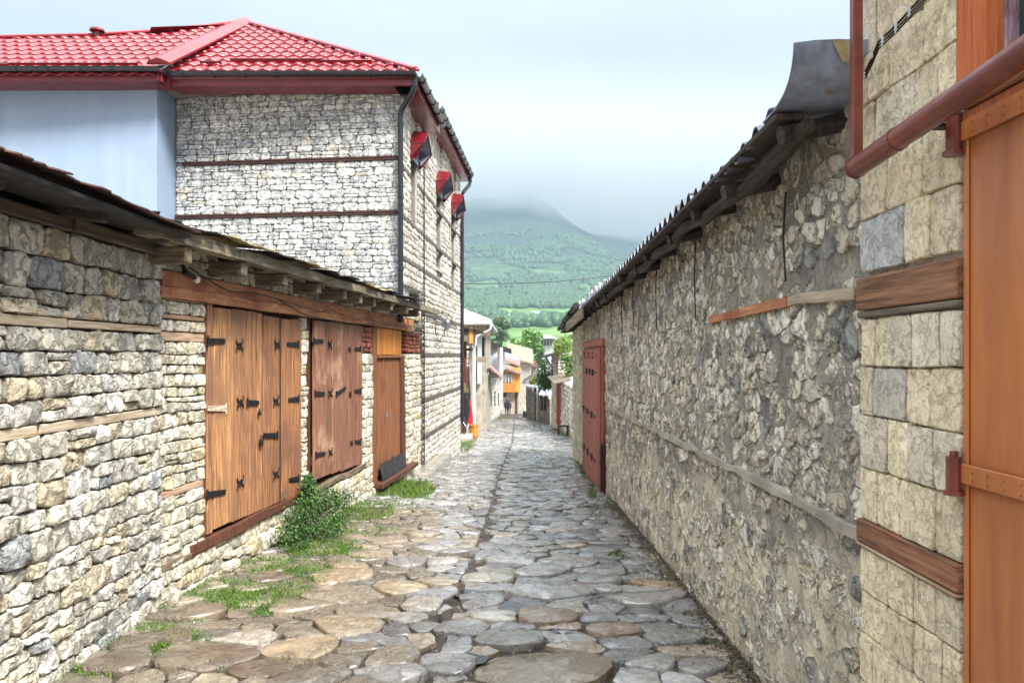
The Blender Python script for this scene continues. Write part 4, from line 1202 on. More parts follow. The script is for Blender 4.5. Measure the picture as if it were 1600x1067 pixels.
def capstrip(a, b, wd, name, parent, h=.03, mat='red_tile', up=None):
    a, b = Vector(a), Vector(b); d = (b - a).normalized(); sd = d.cross(Vector((0, 0, 1))).normalized(); u2 = sd.cross(d)
    prof = [(-wd / 2, -.03), (-wd / 2, 0), (-wd * .18, h * .7), (0, h), (wd * .18, h * .7), (wd / 2, 0), (wd / 2, -.03)]
    vs = [p + sd * x_ + u2 * z_ for p in (a, b) for x_, z_ in prof]; n = len(prof)
    fs = [(i, i + 1, i + 1 + n, i + n) for i in range(n - 1)] + [tuple(range(n))[::-1], tuple(range(n, 2 * n))]
    return MB().add(vs, fs).build(name, M[mat], parent)
up = Vector((0, -.02, .045))
capstrip(E2 + up, AP + up, .13, 'hip_cap', roofo)
k0 = Vector((-5.16, 10.80, ZE + .02))
capstrip(k0 + up, AP + up, .34, 'hip_cap', roofo, .07)
capstrip(k0 + up + Vector((-.12, 0, .03)), AP + up + Vector((-.06, 0, .03)), .06, 'hip_cap', roofo, .03)
pr_ = None
for a_, b_ in zip(RG[1:], RG[:-1]):
    ya, yb = 10.98 + (a_[1] - ZE) / SL, 10.98 + (b_[1] - ZE) / SL
    capstrip((b_[0], yb, b_[1] + .04), (a_[0], ya, a_[1] + .04), .16, 'ridge_cap', roofo, .05)
# snow guards
for (x0, x1, j) in [(-4.75, -4.42, 1.05), (-4.35, -2.9, 1.62), (-2.92, -2.15, 1.3), (-8.6, -5.65, .72), (-9.6, -7.55, .5)]:
    a_ = roofP(x0, j * tr, .05); b_ = roofP(x1, j * tr, .05)
    mb = MB(); mb.beam(a_, b_, .02, .075, up=(0, -sn, cs)); mb.build('snow_guard', M['red_trim'], roofo)
# mushroom vent on the ridge
mb = MB()
xv, zv = (147 - 800) / F * 13.2, 7.32
mb.tube([(xv, 13.3, zv - .1), (xv, 13.3, zv + .10)], .05, 10); mb.tube([(xv, 13.3, zv + .10), (xv, 13.3, zv + .135), (xv, 13.3, zv + .18)], [.13, .12, .03], 12)
mb.build('roof_vent', M['red_trim'], roofo)
# fascia, soffit, gutter
def eave(a, b, inward, parent, depth=.38, zt=ZE, name_s=''):
    a, b, n = Vector(a), Vector(b), Vector(inward)
    mb = MB(); mb.hexa([p + n * q + Vector((0, 0, z)) for p in (a, b) for q in (.03, .055) for z in (-.19, -.01)]); mb.build('fascia', M['red_trim'], parent)
    mb = MB(); mb.hexa([p + n * q + Vector((0, 0, z)) for p in (a, b) for q in (.0556, depth) for z in (-.185, -.17)]); mb.build('soffit', M['red_trim'], parent)
    # half round gutter
    d = (b - a).normalized(); r_ = .058; N_ = 8
    vs = []
    for p in (a, b):
        for rr_ in (r_, r_ - .006):
            for k in range(N_ + 1):
                t = math.pi + math.pi * k / N_
                vs.append(p + n * (-.035 + rr_ * math.cos(t)) + Vector((0, 0, -.012 + rr_ * math.sin(t) * 1.15)))
    m1 = 2 * (N_ + 1); fs = []
    for k in range(N_):
        fs.append((k, k + 1, k + 1 + m1, k + m1)); fs.append((k + N_ + 1 + 1, k + N_ + 1, k + m1 + N_ + 1, k + m1 + N_ + 2))
        fs.append((k, k + N_ + 1, k + N_ + 2, k + 1)); fs.append((k + m1 + 1, k + m1 + N_ + 2, k + m1 + N_ + 1, k + m1))
    fs += [(0, m1, m1 + N_ + 1, N_ + 1), (N_, 2 * N_ + 1, m1 + 2 * N_ + 1, m1 + N_)]
    g = MB().add(vs, fs).build('gutter', M['black'], parent)
    nb = max(2, int((b - a).length / .45))
    for i in range(nb):
        c = a + (b - a) * ((i + .5) / nb)
        mbb = MB(); pts = [c + n * (-.035 + (r_ + .006) * math.cos(t)) + Vector((0, 0, -.012 + (r_ + .008) * 1.15 * math.sin(t))) for t in np.linspace(math.pi * .95, 2 * math.pi, 8)]
        mbb.tube(pts, .008, 4); mbb.build('gutter_bracket', M['black'], g)
    return g
eave((-5.10, 10.98, ZE), (E2.x, E2.y, ZE), (0, 1, 0), house, .42)
eave((-12.5, 10.80, ZE), (-5.12, 10.80, ZE), (0, 1, 0), house, .42)
eave((-5.13, 10.80, ZE), (-5.09, 10.98, ZE), (-1, .1, 0), house, .1)
nS = -WH.n
eave(E2, nE, nS, house, .34)
zE2 = 6.14
s0 = Vector((-2.395 + .0589 * 13.42, 13.42, zE2)) + WH.n * .25; s1 = Vector((-2.395 + .0589 * 18.6, 18.6, zE2)) + WH.n * .25
eave(s0, s1, nS, house2, .34)
mb = MB(); c2 = Vector((-5.0, 16, 8.3))
r0_, r1_ = s0 + Vector((-2.5, 2.5, 1.35)), s1 + Vector((-2.5, -2.3, 1.35))
mb.add([s0, s1, r1_, r0_], [(0, 1, 2, 3)]); mb.add([s0, r0_, s0 + Vector((-5, 0, 0))], [(0, 1, 2)])
mb.add([s1, s1 + Vector((-5, 0, 0)), r1_], [(0, 1, 2)]); mb.add([s0 + Vector((-5, 0, 0)), r0_, r1_, s1 + Vector((-5, 0, 0))], [(0, 1, 2, 3)])
mb.build('roof', M['red_tile'], house2)
# near end trim of the second roof
mb = MB(); mb.hexa([s0 + Vector((x_, y_, z_)) for x_ in (-.6, .03) for y_ in (-.02, 0) for z_ in (-.18, .04)]); mb.build('verge_trim', M['red_trim'], house2)
# downpipes
def pipe(pts, r_, name, mat, parent, n=10):
    P3 = [Vector(p) for p in pts]; out = [P3[0]]
    for i in range(1, len(P3) - 1):
        a, b, c = P3[i - 1], P3[i], P3[i + 1]
        la = min(.09, (b - a).length * .4); lb = min(.09, (c - b).length * .4)
        p0 = b + (a - b).normalized() * la; p2 = b + (c - b).normalized() * lb
        for t in (0, .25, .5, .75, 1): out.append(p0 * (1 - t) ** 2 + b * 2 * t * (1 - t) + p2 * t * t)
    out.append(P3[-1])
    return MB().tube(out, r_, n).build(name, mat, parent, smooth=True)
cn = Vector((-1.70, 11.28, 0))
dp = pipe([E2 + Vector((-.02, .02, -.06)), E2 + Vector((-.04, .04, -.24)), (cn.x, cn.y, 5.32), (cn.x, cn.y, 2.1)], .042, 'downpipe', M['black'], house)
for z_ in (5.1, 4.0, 2.9):
    MB().tube([(cn.x, cn.y, z_), (cn.x, cn.y, z_ + .04)], .05, 10).build('pipe_clip', M['black'], dp)
fc = WH.P(18.44, 0, .07)
dp = pipe([s1 + Vector((0, -.05, -.06)), s1 + Vector((0, -.06, -.25)), (fc.x, fc.y, 5.62), (fc.x, fc.y, -.05), (fc.x + .08, fc.y - .05, -.17)], .045, 'downpipe', M['black'], house2)
for z_ in (4.6, 3.1, 1.5, .3):
    MB().tube([(fc.x, fc.y, z_), (fc.x, fc.y, z_ + .05)], .056, 10).build('pipe_clip', M['black'], dp)
# black seam pipe between the houses
MB().tube([WH.P(WH.u(660.2), -1.0, .03), WH.P(WH.u(660.2), 6.0, .03)], .012, 6).build('conduit', M['cable'], house2)
# lamp and cables on the second house
mb = MB(); lp = WH.P(*WH.uz(699, 507, .1), .1)
mb.tube([lp + Vector((0, 0, .10)), lp + Vector((0, 0, .05)), lp + Vector((0, 0, -.10)), lp + Vector((0, 0, -.12))], [.03, .06, .045, .01], 8); mb.tube([lp + Vector((0, 0, .1)), lp - WH.n * .1 + Vector((0, 0, .14))], .01, 6)
tag(mb.build('wall_lamp', M['zinc']), 'small grey lantern on the street wall of the limestone house', 'lamp')
cb = wallcurve(WH, [(664, 493), (675, 496), (685, 503), (697, 504), (706, 506), (714, 512)], .05, .012, M['cable'], 'cable'); tag(cb, 'cable along the timber band beside the wall lantern', 'cable')
cb = wallcurve(WH, [(678, 500), (683, 492), (695, 488), (703, 494), (708, 503)], .06, .010, M['cable'], 'cable'); tag(cb, 'loop of black cable above the wall lantern', 'cable')
cb = wallcurve(WH, [(680, 505), (681, 520), (686, 532), (694, 520), (697, 508)], .05, .008, M['cable'], 'cable'); tag(cb, 'loop of cable hanging below the band, left of the wall lantern', 'cable')

# ================================================================== RIGHT: rubble walled barn with corrugated roof
barn = thing('rubble_barn', 'long barn of rubble set in grey mortar with a dark corrugated roof edge', 'barn', (1.4, 9, G(0, 9)))
ur0, ur1 = WR.u(1359), WR.u(895)
rr_ = random.Random(77)
def wall_tone(u, z):
    # grey cement pointing above, paler cream lime below the ledge and in repaired patches
    t = ((.93 - .035 * u) - z) / .16 + mnoise.noise(Vector((u * .9, z * 1.3, 2))) * 2.2
    t = min(1, max(0, t)); k = 1 + .12 * mnoise.noise(Vector((u * 5, z * 5, 9)))
    return tuple((a_ * (1 - t) + b_ * t) * k for a_, b_ in ((.60, 1.08), (.60, 1.04), (.61, .95)))
backing(WR, ur0, ur1, -1.1, 2.62, .45, M['mortar'], 'mortar_wall', barn, face=0.0, amp=.013, step=.045, seed=6, tintf=lambda u, z: wall_tone(u, z))
sd_ = []; 
z = -1.05
while z < 2.55:
    u = ur0 + rr_.uniform(0, .1)
    while u < ur1:
        sd_.append((u + rr_.uniform(-.05, .05), z + rr_.uniform(-.04, .04))); u += rr_.uniform(.075, .21) * (1 if u < 9 else 1.3)
    z += .100
wt = [rr_.uniform(-.001, .004) for _ in sd_]
cl = power_cells(sd_, wt, .38, 1.25)
dr0, dr1 = WR.u(945), WR.u(914)
BAND = [(2.6, 2.02), (6, 1.85), (16, 1.75)]
items = []
for (u, z), poly in zip(sd_, cl):
    if not poly or parea(poly) < .003: continue
    if dr0 - .12 < u < dr1 + .1 and z < 1.74: continue
    if z > 2.46 or z < G(0, u) - .1: continue
    lowb = abs(z - (.93 - .035 * u)) < .05 and u < 12
    if abs(z - 1.92) < .045 and u < 4.4: continue
    if lowb: continue
    k = rr_.random(); low = z < (.93 - .035 * u) - .12
    if k < (.22 if low else .09): continue
    poly = cliphalf(poly, -1, 0, -(ur0 + .01)); poly = cliphalf(poly, 1, 0, ur1 - .01) if len(poly) > 2 else poly
    if len(poly) < 3: continue
    gp = rr_.uniform(.003, .013)
    dpt = rr_.uniform(.001, .007) if low else rr_.uniform(.003, .012)
    it = lump(poly, lambda a, b, h: WR.P(a, b, h), gp, dpt, pick(PAL_R, rr_, .1), n=14, cut=.09, rough=.15, dome=.06, flip=(not is_ccw(poly)) != WR.flip, r=rr_, back=-.03, crag=.011)
    if it: items.append(it)
lay(items, 'stone', 'small_stones', M['rubble'], barn, 300)
# levelling timbers
def band(u0, u1, za, zb_, hh, d, mat, nm, par, seed, amp=.012):
    vs = []; n = 24
    for i in range(n + 1):
        t = i / n; u = u0 + (u1 - u0) * t; z = za + (zb_ - za) * t
        a = amp * mnoise.noise(Vector((u * 3, seed, 0))); b = amp * mnoise.noise(Vector((u * 4, seed + 3, 0)))
        g = .012 * mnoise.noise(Vector((u * 5, seed, 7)))
        vs += [WR.P(u, z + a, -.02), WR.P(u, z + hh + b, -.02), WR.P(u, z + hh + b, d + g), WR.P(u, z + a, d + g)]
    fs = []
    for i in range(n):
        for k in range(4):
            p, q = i * 4 + k, i * 4 + (k + 1) % 4
            fs.append((p, p + 4, q + 4, q) if not WR.flip else (p, q, q + 4, p + 4))
    fs += [(0, 1, 2, 3), (n * 4 + 3, n * 4 + 2, n * 4 + 1, n * 4)]
    if WR.flip: fs = [tuple(reversed(f)) for f in fs]
    return MB().add(vs, fs).build(nm, mat, par)
z_a = WR.uz(1340, 456)[1]; z_b = WR.uz(1180, 486)[1]
band(WR.u(1344), WR.u(1240), z_a - .03, WR.uz(1240, 470)[1] - .02, .045, .03, M['pale_wood'], 'tie_beam', barn, 3)
band(WR.u(1238), WR.u(1115), WR.uz(1238, 470)[1] - .025, WR.uz(1115, 500)[1] - .02, .045, .028, M['lintel'], 'tie_beam', barn, 5)
for a_, b_, s_ in [((1356, 838), (1250, 780), 1), ((1248, 779), (1130, 722), 2), ((1128, 722), (1020, 668), 3), ((1018, 668), (950, 636), 4)]:
    band(WR.u(a_[0]), WR.u(b_[0]), WR.uz(*a_)[1] - .02, WR.uz(*b_)[1] - .02, .04, .035, M['limewash'], 'ledge', barn, s_ + 10, .025)
# vertical cracks / rods in the upper wall
for px, y0, y1 in [(1235, 300, 440), (1092, 370, 500), (1030, 400, 515), (993, 415, 510), (975, 425, 520), (958, 440, 528)]:
    u, za = WR.uz(px, y0); _, zb_ = WR.uz(px, y1)
    MB().tube([WR.P(u, za, .022), WR.P(u + .01, (za + zb_) / 2, .03), WR.P(u, zb_, .022)], .005, 5).build('iron_rod', M['cable'], barn)
# red door
rd = MB(); WR.box(rd, dr0 + .02, dr1 - .02, 1.2, 1.3, -.01, .028); WR.box(rd, dr0 + .02, dr1 - .02, -.2, -.1, -.01, .028)
pxs = [944, 938, 933.5, 929, 924.5, 920, 915]
reddoor = rd.build('door', M['frame'], barn, label='tall faded red plank door')
for i in range(6):
    a_, b_ = WR.u(pxs[i]) + .01, WR.u(pxs[i + 1]) - .01
    t = rr_.uniform(.9, 1.08)
    mb = MB(); WR.box(mb, a_, b_, -.42 - .03 * i, 1.70 if i else 1.72, .03, .065, (t, t, t), .005); mb.build('plank', M['redpaint'], reddoor)
for zz, (q0, q1) in ((1.60, (939, 916)), (1.33, (937, 921)), (.65, (937, 915)), (-.03, (937, 916))):
    mb = MB(); WR.box(mb, WR.u(q0), WR.u(q1), zz - .02, zz + .02, .066, .076, V1, .003)
    for t in (.2, .5, .8):
        c = WR.P(WR.u(q0) + (WR.u(q1) - WR.u(q0)) * t, zz, .08); mb.tube([c + Vector((0, 0, -.05)), c + Vector((0, 0, .05))], .012, 6)
    mb.build('hinge', M['redpaint'] if zz > 1.5 else M['iron'], reddoor)
mb = MB(); WR.box(mb, dr0 - .16, dr0 - .01, -.50, .32, 0, .08, (.6, .5, .5), .01); mb.build('door_frame', M['frame'], barn)
mb = MB(); WR.box(mb, dr0 - .12, dr1 + .05, 1.735, 1.84, 0, .05, (1.1, 1.0, .95), .01); mb.build('door_frame', M['redpaint'], barn)
mb = MB(); WR.box(mb, dr0 - .10, dr0 - .01, .33, 1.73, 0, .05, (1.15, 1.0, .9), .01); mb.build('door_frame', M['redpaint'], barn)
# roof: corrugated sheets, boards and rafters below
def zedge(y): return interp(y, [2.5, 2.66, 3.4, 4.5, 7.5, 9, 11.8, 14.9, 17.5], [2.55, 2.56, 2.475, 2.50, 2.42, 2.385, 2.36, 2.25, 2.15])
def xedge(y): return .98 + .008 * y
pitch = .17
sheets = [(2.86, 4.22), (4.22, 5.58), (5.58, 6.94), (6.94, 8.3), (8.3, 9.66), (9.66, 11.02), (11.02, 12.0)]
for k, (y0, y1) in enumerate(sheets):
    vs = []; ny = int((y1 - y0) / pitch * 8); nxx = 6
    yy_ = [y0 + (y1 - y0 + .03) * j / ny for j in range(ny + 1)]
    for s_ in (0, .006):
        for yv in yy_:
            for i in range(nxx + 1):
                x = xedge(yv) + 3.4 * i / nxx
                c = math.cos(2 * math.pi * yv / pitch)
                z = zedge(yv) + .028 * (abs(c) ** .8 * (1 if c > 0 else -1)) + .26 * (x - xedge(yv)) + .004 * (k % 2) + s_ + (0.012 * nzz(x, yv, k, 1.5))
                vs.append((x, yv, z))
    n = (nxx + 1) * (ny + 1); fs = []
    for j in range(ny):
        for i in range(nxx):
            a_ = j * (nxx + 1) + i
            fs.append((a_ + n, a_ + 1 + n, a_ + nxx + 2 + n, a_ + nxx + 1 + n)); fs.append((a_ + 1, a_, a_ + nxx + 1, a_ + nxx + 2))
        a_ = j * (nxx + 1); fs.append((a_, a_ + n, a_ + nxx + 1 + n, a_ + nxx + 1))
    MB().add(vs, fs).build('roof_sheet', M['zinc'], barn)
# nearest sheet curls up at its end
vs = []
for s_ in (0, .006):
    for j in range(21):
        yv = 2.575 + .36 * (j / 20) ** 1.5
        for i in range(9):
            x = 1.0 + .62 * i / 8 - .012 * (1 - j / 20)
            z = zedge(2.95) + .165 * (1 - j / 20) ** 3.2 + .05 * (x - 1.0) + .01 * nzz(x, yv, 3, 5) + s_
            vs.append((x, yv + .02, z))
fs = []
for j in range(20):
    for i in range(8):
        a_ = j * 9 + i; n = 189
        fs.append((a_ + n, a_ + 1 + n, a_ + 10 + n, a_ + 9 + n)); fs.append((a_ + 1, a_, a_ + 9, a_ + 10))
for i in range(8): fs.append((i, i + 1, i + 1 + n, i + n))
for j in range(20): fs.append((j * 9, j * 9 + n, j * 9 + 9 + n, j * 9 + 9))
MB().add(vs, fs).build('roof_sheet', M['bluezinc'], barn, smooth=True, label='blue grey end sheet curling upward')
mb = MB(); mb.add([(1.12, 2.588, zedge(2.95) + .176), (1.22, 2.588, zedge(2.95) + .18), (1.22, 2.592, zedge(2.95) + .11), (1.16, 2.592, zedge(2.95) + .10)], [(0, 3, 2, 1)]); mb.build('lichen_patch', M['lichen'], barn)
# old tiles and loose boards at the far end
for k, (y0, y1, z_, dx, m_) in enumerate([(11.9, 13.2, .02, 0, 'zinc'), (12.6, 14.6, .07, -.05, 'tar'), (13.8, 16.2, .03, -.04, 'tar'), (15.6, 17.4, .0, -.06, 'dark_wood')]):
    zf = lambda x, y, z_=z_: zedge(y) + z_ + .25 * (x - 1.0) + .015 * nzz(x, y, 4, 4)
    vs, fs = bent_sheet(4.3, lambda y, dx=dx: xedge(y) + dx, y0, y1, zf, seed=70 + k, rag=.02, th=.02)
    fs = [tuple(reversed(f)) for f in fs]
    MB().add(vs, fs).build('roof_sheet', M[m_], barn)
for y0, y1, zz, x_, m_ in [(12.4, 14.0, .10, .0, 'tar'), (13.6, 15.4, .08, -.02, 'tar'), (15.2, 17.2, .05, -.02, 'dark_wood')]:
    mb = MB(); mb.tube([(xedge(y0) + x_, y0, zedge(y0) + zz), (xedge(y1) + x_, y1, zedge(y1) + zz)], .05, 8); mb.build('roof_tile', M[m_], barn, smooth=True)
mb = MB(); mb.hexa([(x, y, zedge(y) + z_) for x in (xedge(12) - .015, xedge(12) + .015) for y in (11.2, 14.6) for z_ in (-.20, -.02)], V1, .003); mb.build('fascia_board', M['grey_wood'], barn)
for i in range(19):
    yv = 2.80 + i * .75 + rr_.uniform(-.1, .1)
    z0_ = zedge(yv) - .085
    r0 = rr_.uniform(.028, .045)
    mb = MB(); mb.tube([(xedge(yv) + rr_.uniform(.0, .09), yv, z0_ - .01), (xedge(yv) + .5, yv + .02, z0_ + .10), (4.0, yv + .05, z0_ + .85)], [r0, r0 * 1.1, r0], 7); mb.build('rafter', M['dark_wood'], barn)
for (dx, dz, hh) in ((.05, -.035, .03), (.20, .0, .03), (.33, -.01, .06)):
    for k in range(7):
        y0 = 2.8 + k * 2.05; y1 = y0 + 2.04
        mb = MB(); mb.hexa([(xedge(yv) + dx + q, yv, zedge(yv) + dz + .26 * dx - (hh if z_ else .005)) for q in (-.055, .055) for yv in (y0, y1) for z_ in (1, 0)], V1, .004); mb.build('soffit_board', M['dark_wood'], barn)
for k in range(5):   # twisted old log lying under the sheets
    y0 = 2.75 + k * 1.5
    mb = MB(); pts = [(xedge(yv) + .10 + .03 * nzz(0, yv, 3, 2), yv, zedge(yv) - .09 + .03 * nzz(0, yv, 6, 2)) for yv in np.linspace(y0, y0 + 1.55, 9)]
    mb.tube(pts, [.03 + .012 * rr_.random() for _ in pts], 7); mb.build('eaves_log', M['dark_wood'], barn)
mb = MB(); mb.box((1.36, 2.7, 2.3), (1.9, 16.8, 2.62)); mb.build('wall_head', M['dark_wood'], barn)
mb = MB(); mb.box((1.45, 16.75, -1.2), (4.4, 16.85, 2.4)); mb.box((4.4, 2.7, -1.2), (4.5, 16.85, 3.2)); mb.build('rear_wall', M['mortar'], barn)

# ================================================================== RIGHT: squared stone house with orange iron gate (nearest)
pil = thing('squared_stone_house', 'nearest house on the right of squared sandstone blocks with brown timber beams', 'house', (1.28, 2.3, -.05))
WP = Wall((1.26, 0), (.008, 1), -1)
up0, up1 = WP.u(1517), WP.u(1357.5)
backing(WP, up0, up1, -.4, 4.3, .4, M['mortar'], 'wall_core', pil, face=.008, amp=.002)
kz = lambda px, py: WP.uz(px, py, .02)[1]
zt0, zt1 = kz(1362, 484), kz(1362, 431)      # upper beam
zt2, zt3 = kz(1362, 857), kz(1362, 815)      # lower beam
ap = courses(up0, up1, -.4, zt2 - .002, (.15, .19), (.09, .17), amp=.006, jit=.004, split=0, seed=101)
ap += courses(up0, up1, zt3 + .002, zt0 - .03, (.17, .20), (.10, .22), amp=.005, jit=.004, split=0, seed=104)
ap += courses(up0, up1, zt1 + .012, 2.66, (.17, .22), (.11, .24), amp=.006, jit=.006, split=0, seed=109)
ap += courses(up0, up1, 2.66, 2.88, (.2, .22), (.18, .3), amp=.01, jit=.004, split=0, seed=113)
ap += courses(up0, up1, 3.1, 4.3, (.18, .22), (.12, .22), amp=.01, jit=.004, split=0, seed=114)
rp_ = random.Random(9)
lay(wstones(WP, ap, PAL_P, .0022, .034, rp_, dvar=.18, n=22, cut=.035, rough=.012, dome=.0, shoulder=.018, back=-.01, edge=.9, crag=.006), 'stone_block', 'stone_blocks', M['ashlar'], pil, 300)
def pbeam(u0, u1, z0, z1, d, mat, par, tint=V1, nm='beam'):
    mb = MB(); WP.box(mb, u0, u1, z0, z1, -.02, d, tint, .005); return mb.build(nm, mat, par)
pbeam(up0, up1 + .01, zt0, zt1 - .005, .043, M['pillar_wood'], pil, (1.1, 1.05, 1.0))
pbeam(up0, up1 + .01, zt0 - .026, zt0 - .004, .040, M['grey_wood'], pil)
pbeam(up0, up1 + .01, zt2 + .014, zt3, .042, M['pillar_wood'], pil, (.95, .85, .82))
pbeam(up0, up1 + .01, zt2, zt2 + .011, .046, M['pale_wood'], pil, (.9, .75, .7))
pbeam(up0 + .12, up1, 2.89, 3.09, .05, M['grey_wood'], pil, (1.05, .95, .85))
pbeam(up1 - .16, up1 + .02, 3.02, 3.10, .13, M['grey_wood'], pil, (1.15, 1, .9), 'beam')
pbeam(up0, up0 + .11, 2.89, 3.1, .04, M['pale_wood'], pil)
# side of the house facing up the lane, and its body
mb = MB(); mb.box((1.30, up1 - .01, 2.7), (4.5, up1 + .01, 4.3)); mb.box((4.4, -2, -.5), (4.5, up1, 4.3)); mb.build('rear_wall', M['mortar'], pil)
# gate and window occupy the wall nearer than up0
ug0 = -1.2
wbox(WP, 'wall_core', M['mortar'], pil, ug0 - 1, ug0, -.4, 4.3, -.4, .03)
zg1 = WP.uz(1560, 152)[1]
gate = MB(); WP.box(gate, .45, up0 - .004, -.12, 2.22, .0, .018, V1, .004)
gt = gate.build('gate_leaf', M['orange_metal'], pil, label='orange brown painted sheet iron gate')
wbox(WP, 'gate_leaf', M['orange_metal'], pil, ug0 + .02, .44, -.12, 2.22, .0, .018)
wbox(WP, 'gate_rim', M['orange_metal'], gt, up0 - .028, up0 - .006, -.12, 2.2, .0185, .026)
def hinge_r(py_l, py_r, pxl=1512):
    ua = WP.u(1600, .05) - .35
    z0 = WP.uz(1530, py_l, .04)[1]; 
    mb = MB()
    WP.box(mb, ua, up0 - .01, z0 - .028, z0 + .028, .027, .035, (.95, .85, .85), .003)
    for t in np.linspace(.1, .9, 9):
        for s_ in (-.012, .012):
            c = WP.P(ua + (up0 - ua) * t, z0 + s_, .035); mb.tube([c, c - Vector((.004, 0, 0))], .004, 6)
    mb.build('hinge_strap', M['orange_metal'], gt)
    mb = MB(); c = WP.P(up0 + .004, z0, .045)
    mb.tube([c + Vector((0, 0, q)) for q in (-.05, .045)], .02, 12); mb.tube([c + Vector((0, 0, q)) for q in (-.062, -.05)], .028, 12); mb.tube([c + Vector((0, 0, q)) for q in (.045, .06)], .011, 10)
    mb.build('hinge_barrel', M['red_brown'], gt, smooth=False)
hinge_r(190, 160); hinge_r(748, 0)
# timber head above the gate, then window
zh = WP.uz(1560, 140, .03)[1]
wbox(WP, 'beam', M['orange_wood'], pil, ug0, up0 - .01, 2.225, 2.27, -.1, .03, (.9, .8, .75))
wbox(WP, 'beam', M['pillar_wood'], pil, ug0, up0 - .015, 2.275, 2.345, -.1, .045)
wz0 = 2.35
us0 = up0 - .012
wbox(WP, 'window_frame', M['orange_wood'], pil, WP.u(1538, .05), us0, wz0, 4.0, -.02, .05, (1.1, .95, .85))
wbox(WP, 'window_frame', M['orange_wood'], pil, WP.u(1550, .045), WP.u(1538.5, .045), wz0, 4.0, -.02, .035, (1, .95, .85))
wn = wbox(WP, 'window', M['peeling'], pil, WP.u(1568, .02), WP.u(1550.5, .03), wz0, 4.0, -.04, .015)
wbox(WP, 'window_bar', M['white'], wn, WP.u(1575, .0), WP.u(1568.5, .0), wz0, 4.0, -.04, .005)
wbox(WP, 'pane', M['teal'], wn, .9, WP.u(1575.5, .0), wz0, 4.0, -.04, -.02)
wbox(WP, 'pane', M['teal'], wn, .0, .85, wz0, 4.0, -.04, -.02)
wbox(WP, 'window_frame', M['orange_wood'], pil, ug0, -.01, wz0, 4.0, -.02, .05)
wbox(WP, 'beam', M['pillar_wood'], pil, ug0, up0, 4.0, 4.3, -.1, .05)
# gas pipes
gp = thing('gas_pipe', 'red brown painted pipe running along the sandstone wall and turning up at its end', 'pipe', tuple(WP.P(2.7, 2.2, .1)))
def at_d(px, py, d): u, z = WP.uz(px, py, d); return WP.P(u, z, d)
pA = at_d(1338, 262, .13); pB = at_d(1600, 82, .13)
dirp = (pB - pA)
rd_ = .034
MB().tube([pA, pA + dirp * .33], rd_ * 1.02, 16).build('pipe_section', M['red_brown'], gp, smooth=True)
MB().tube([pA + dirp * .332, pA + dirp * 1.6], rd_, 16).build('pipe_section', M['red_brown'], gp, smooth=True)
MB().tube([pA + dirp * .315, pA + dirp * .335], rd_ * 1.08, 16).build('pipe_collar', M['red_brown'], gp, smooth=False)
MB().tube([pA - dirp * .012, pA + dirp * .002], rd_ * 1.12, 8).build('pipe_cap', M['red_brown'], gp)
q = pA + Vector((0, .0, .03)); qt = at_d(1337, -80, .13); qt = Vector((q.x, q.y, 4.3))
mb = MB(); mb.beam(q + Vector((0, 0, .0)), Vector((q.x, q.y, 3.02)), .034, .030, up=(0, 1, 0), bev=.004); mb.build('upright', M['red_brown'], gp)
mb = MB(); mb.beam(Vector((q.x, q.y, 3.024)), qt, .033, .029, up=(0, 1, 0), bev=.004); mb.build('upright', M['red_brown'], gp)
for t in (.45, 1.0):
    c = pA + dirp * t; mb = MB(); mb.beam(c, Vector((1.262 + .008 * c.y, c.y, c.z)), .03, .012); mb.build('bracket', M['iron'], gp)
# cable bundle clipped on the beam
for k, (o, r_) in enumerate([(0, .004), (.012, .0032), (.022, .003)]):
    P_ = [at_d(px, py, .075 + o * .3) + Vector((0, 0, -o)) for px, py in ((1352, 112), (1362, 92), (1373, 66), (1402, 38), (1432, 5), (1475, -45))]
    cbo = MB().tube(P_, r_, 6).build('cable', M['cable'], smooth=True)
    tag(cbo, ['topmost dark cable clipped along the grey beam above the sandstone blocks', 'middle dark cable of the bundle on the grey beam', 'lowest, thinnest cable of the bundle on the grey beam'][k], 'cable', 'cables clipped along the grey beam')
    if k == 0:
        for px, py in ((1363, 80), (1380, 61), (1401, 40), (1422, 14)):
            c = at_d(px, py, .08); MB().beam(c + Vector((-.002, 0, -.026)), c + Vector((-.002, 0, .008)), .008, .008, bev=.002).build('cable_clip', M['white'], cbo)
lp_ = [at_d(px, py, .07) for px, py in ((1362, 92), (1355, 108), (1354, 122), (1360, 125), (1362, 108))]
cbo = MB().tube(lp_, .003, 5).build('wire', M['white'], smooth=True); tag(cbo, 'thin white wire looping beside the corrugated sheet end', 'wire')

# ================================================================== FAR STREET
def gz(y): return G(0, y)
def boxhouse(name, label, cat, x0, x1, y0, y1, zt, mat, group=None):
    t = thing(name, label, cat, ((x0 + x1) / 2, y0, gz(y0)), group)
    mb = MB(); mb.box((x0, y0, gz(y1) - .5), (x1, y1, zt)); mb.build('wall', mat, t); return t
def fbox(name, mat, parent, a, b, tint=V1, bev=.01, kind=None):
    mb = MB(); mb.box(a, b, tint, bev); return mb.build(name, mat, parent, kind=kind)
def axpx(px, Y): return (px - 800) / F * Y
def azpy(py, Y): return EYE - (py - 555) / F * Y
def masonry(o, d, side, u0, u1, z0, z1, hh, ww, pal, parent, seed, depth=.03, nm='stones'):
    Wm = Wall(o, d, side); r = random.Random(seed)
    mb = MB()
    for it in wstones(Wm, courses(u0, u1, z0, z1, hh, ww, seed=seed, split=.05, amp=.02), pal, .012, depth, r, n=8, dome=.1, back=-.03): mb.add(*it)
    mb.build(nm, M['stone'], parent, smooth=True, kind='stuff')
FR = Wall((0, 0), (1, 0), 1)  # helper plane facing the camera

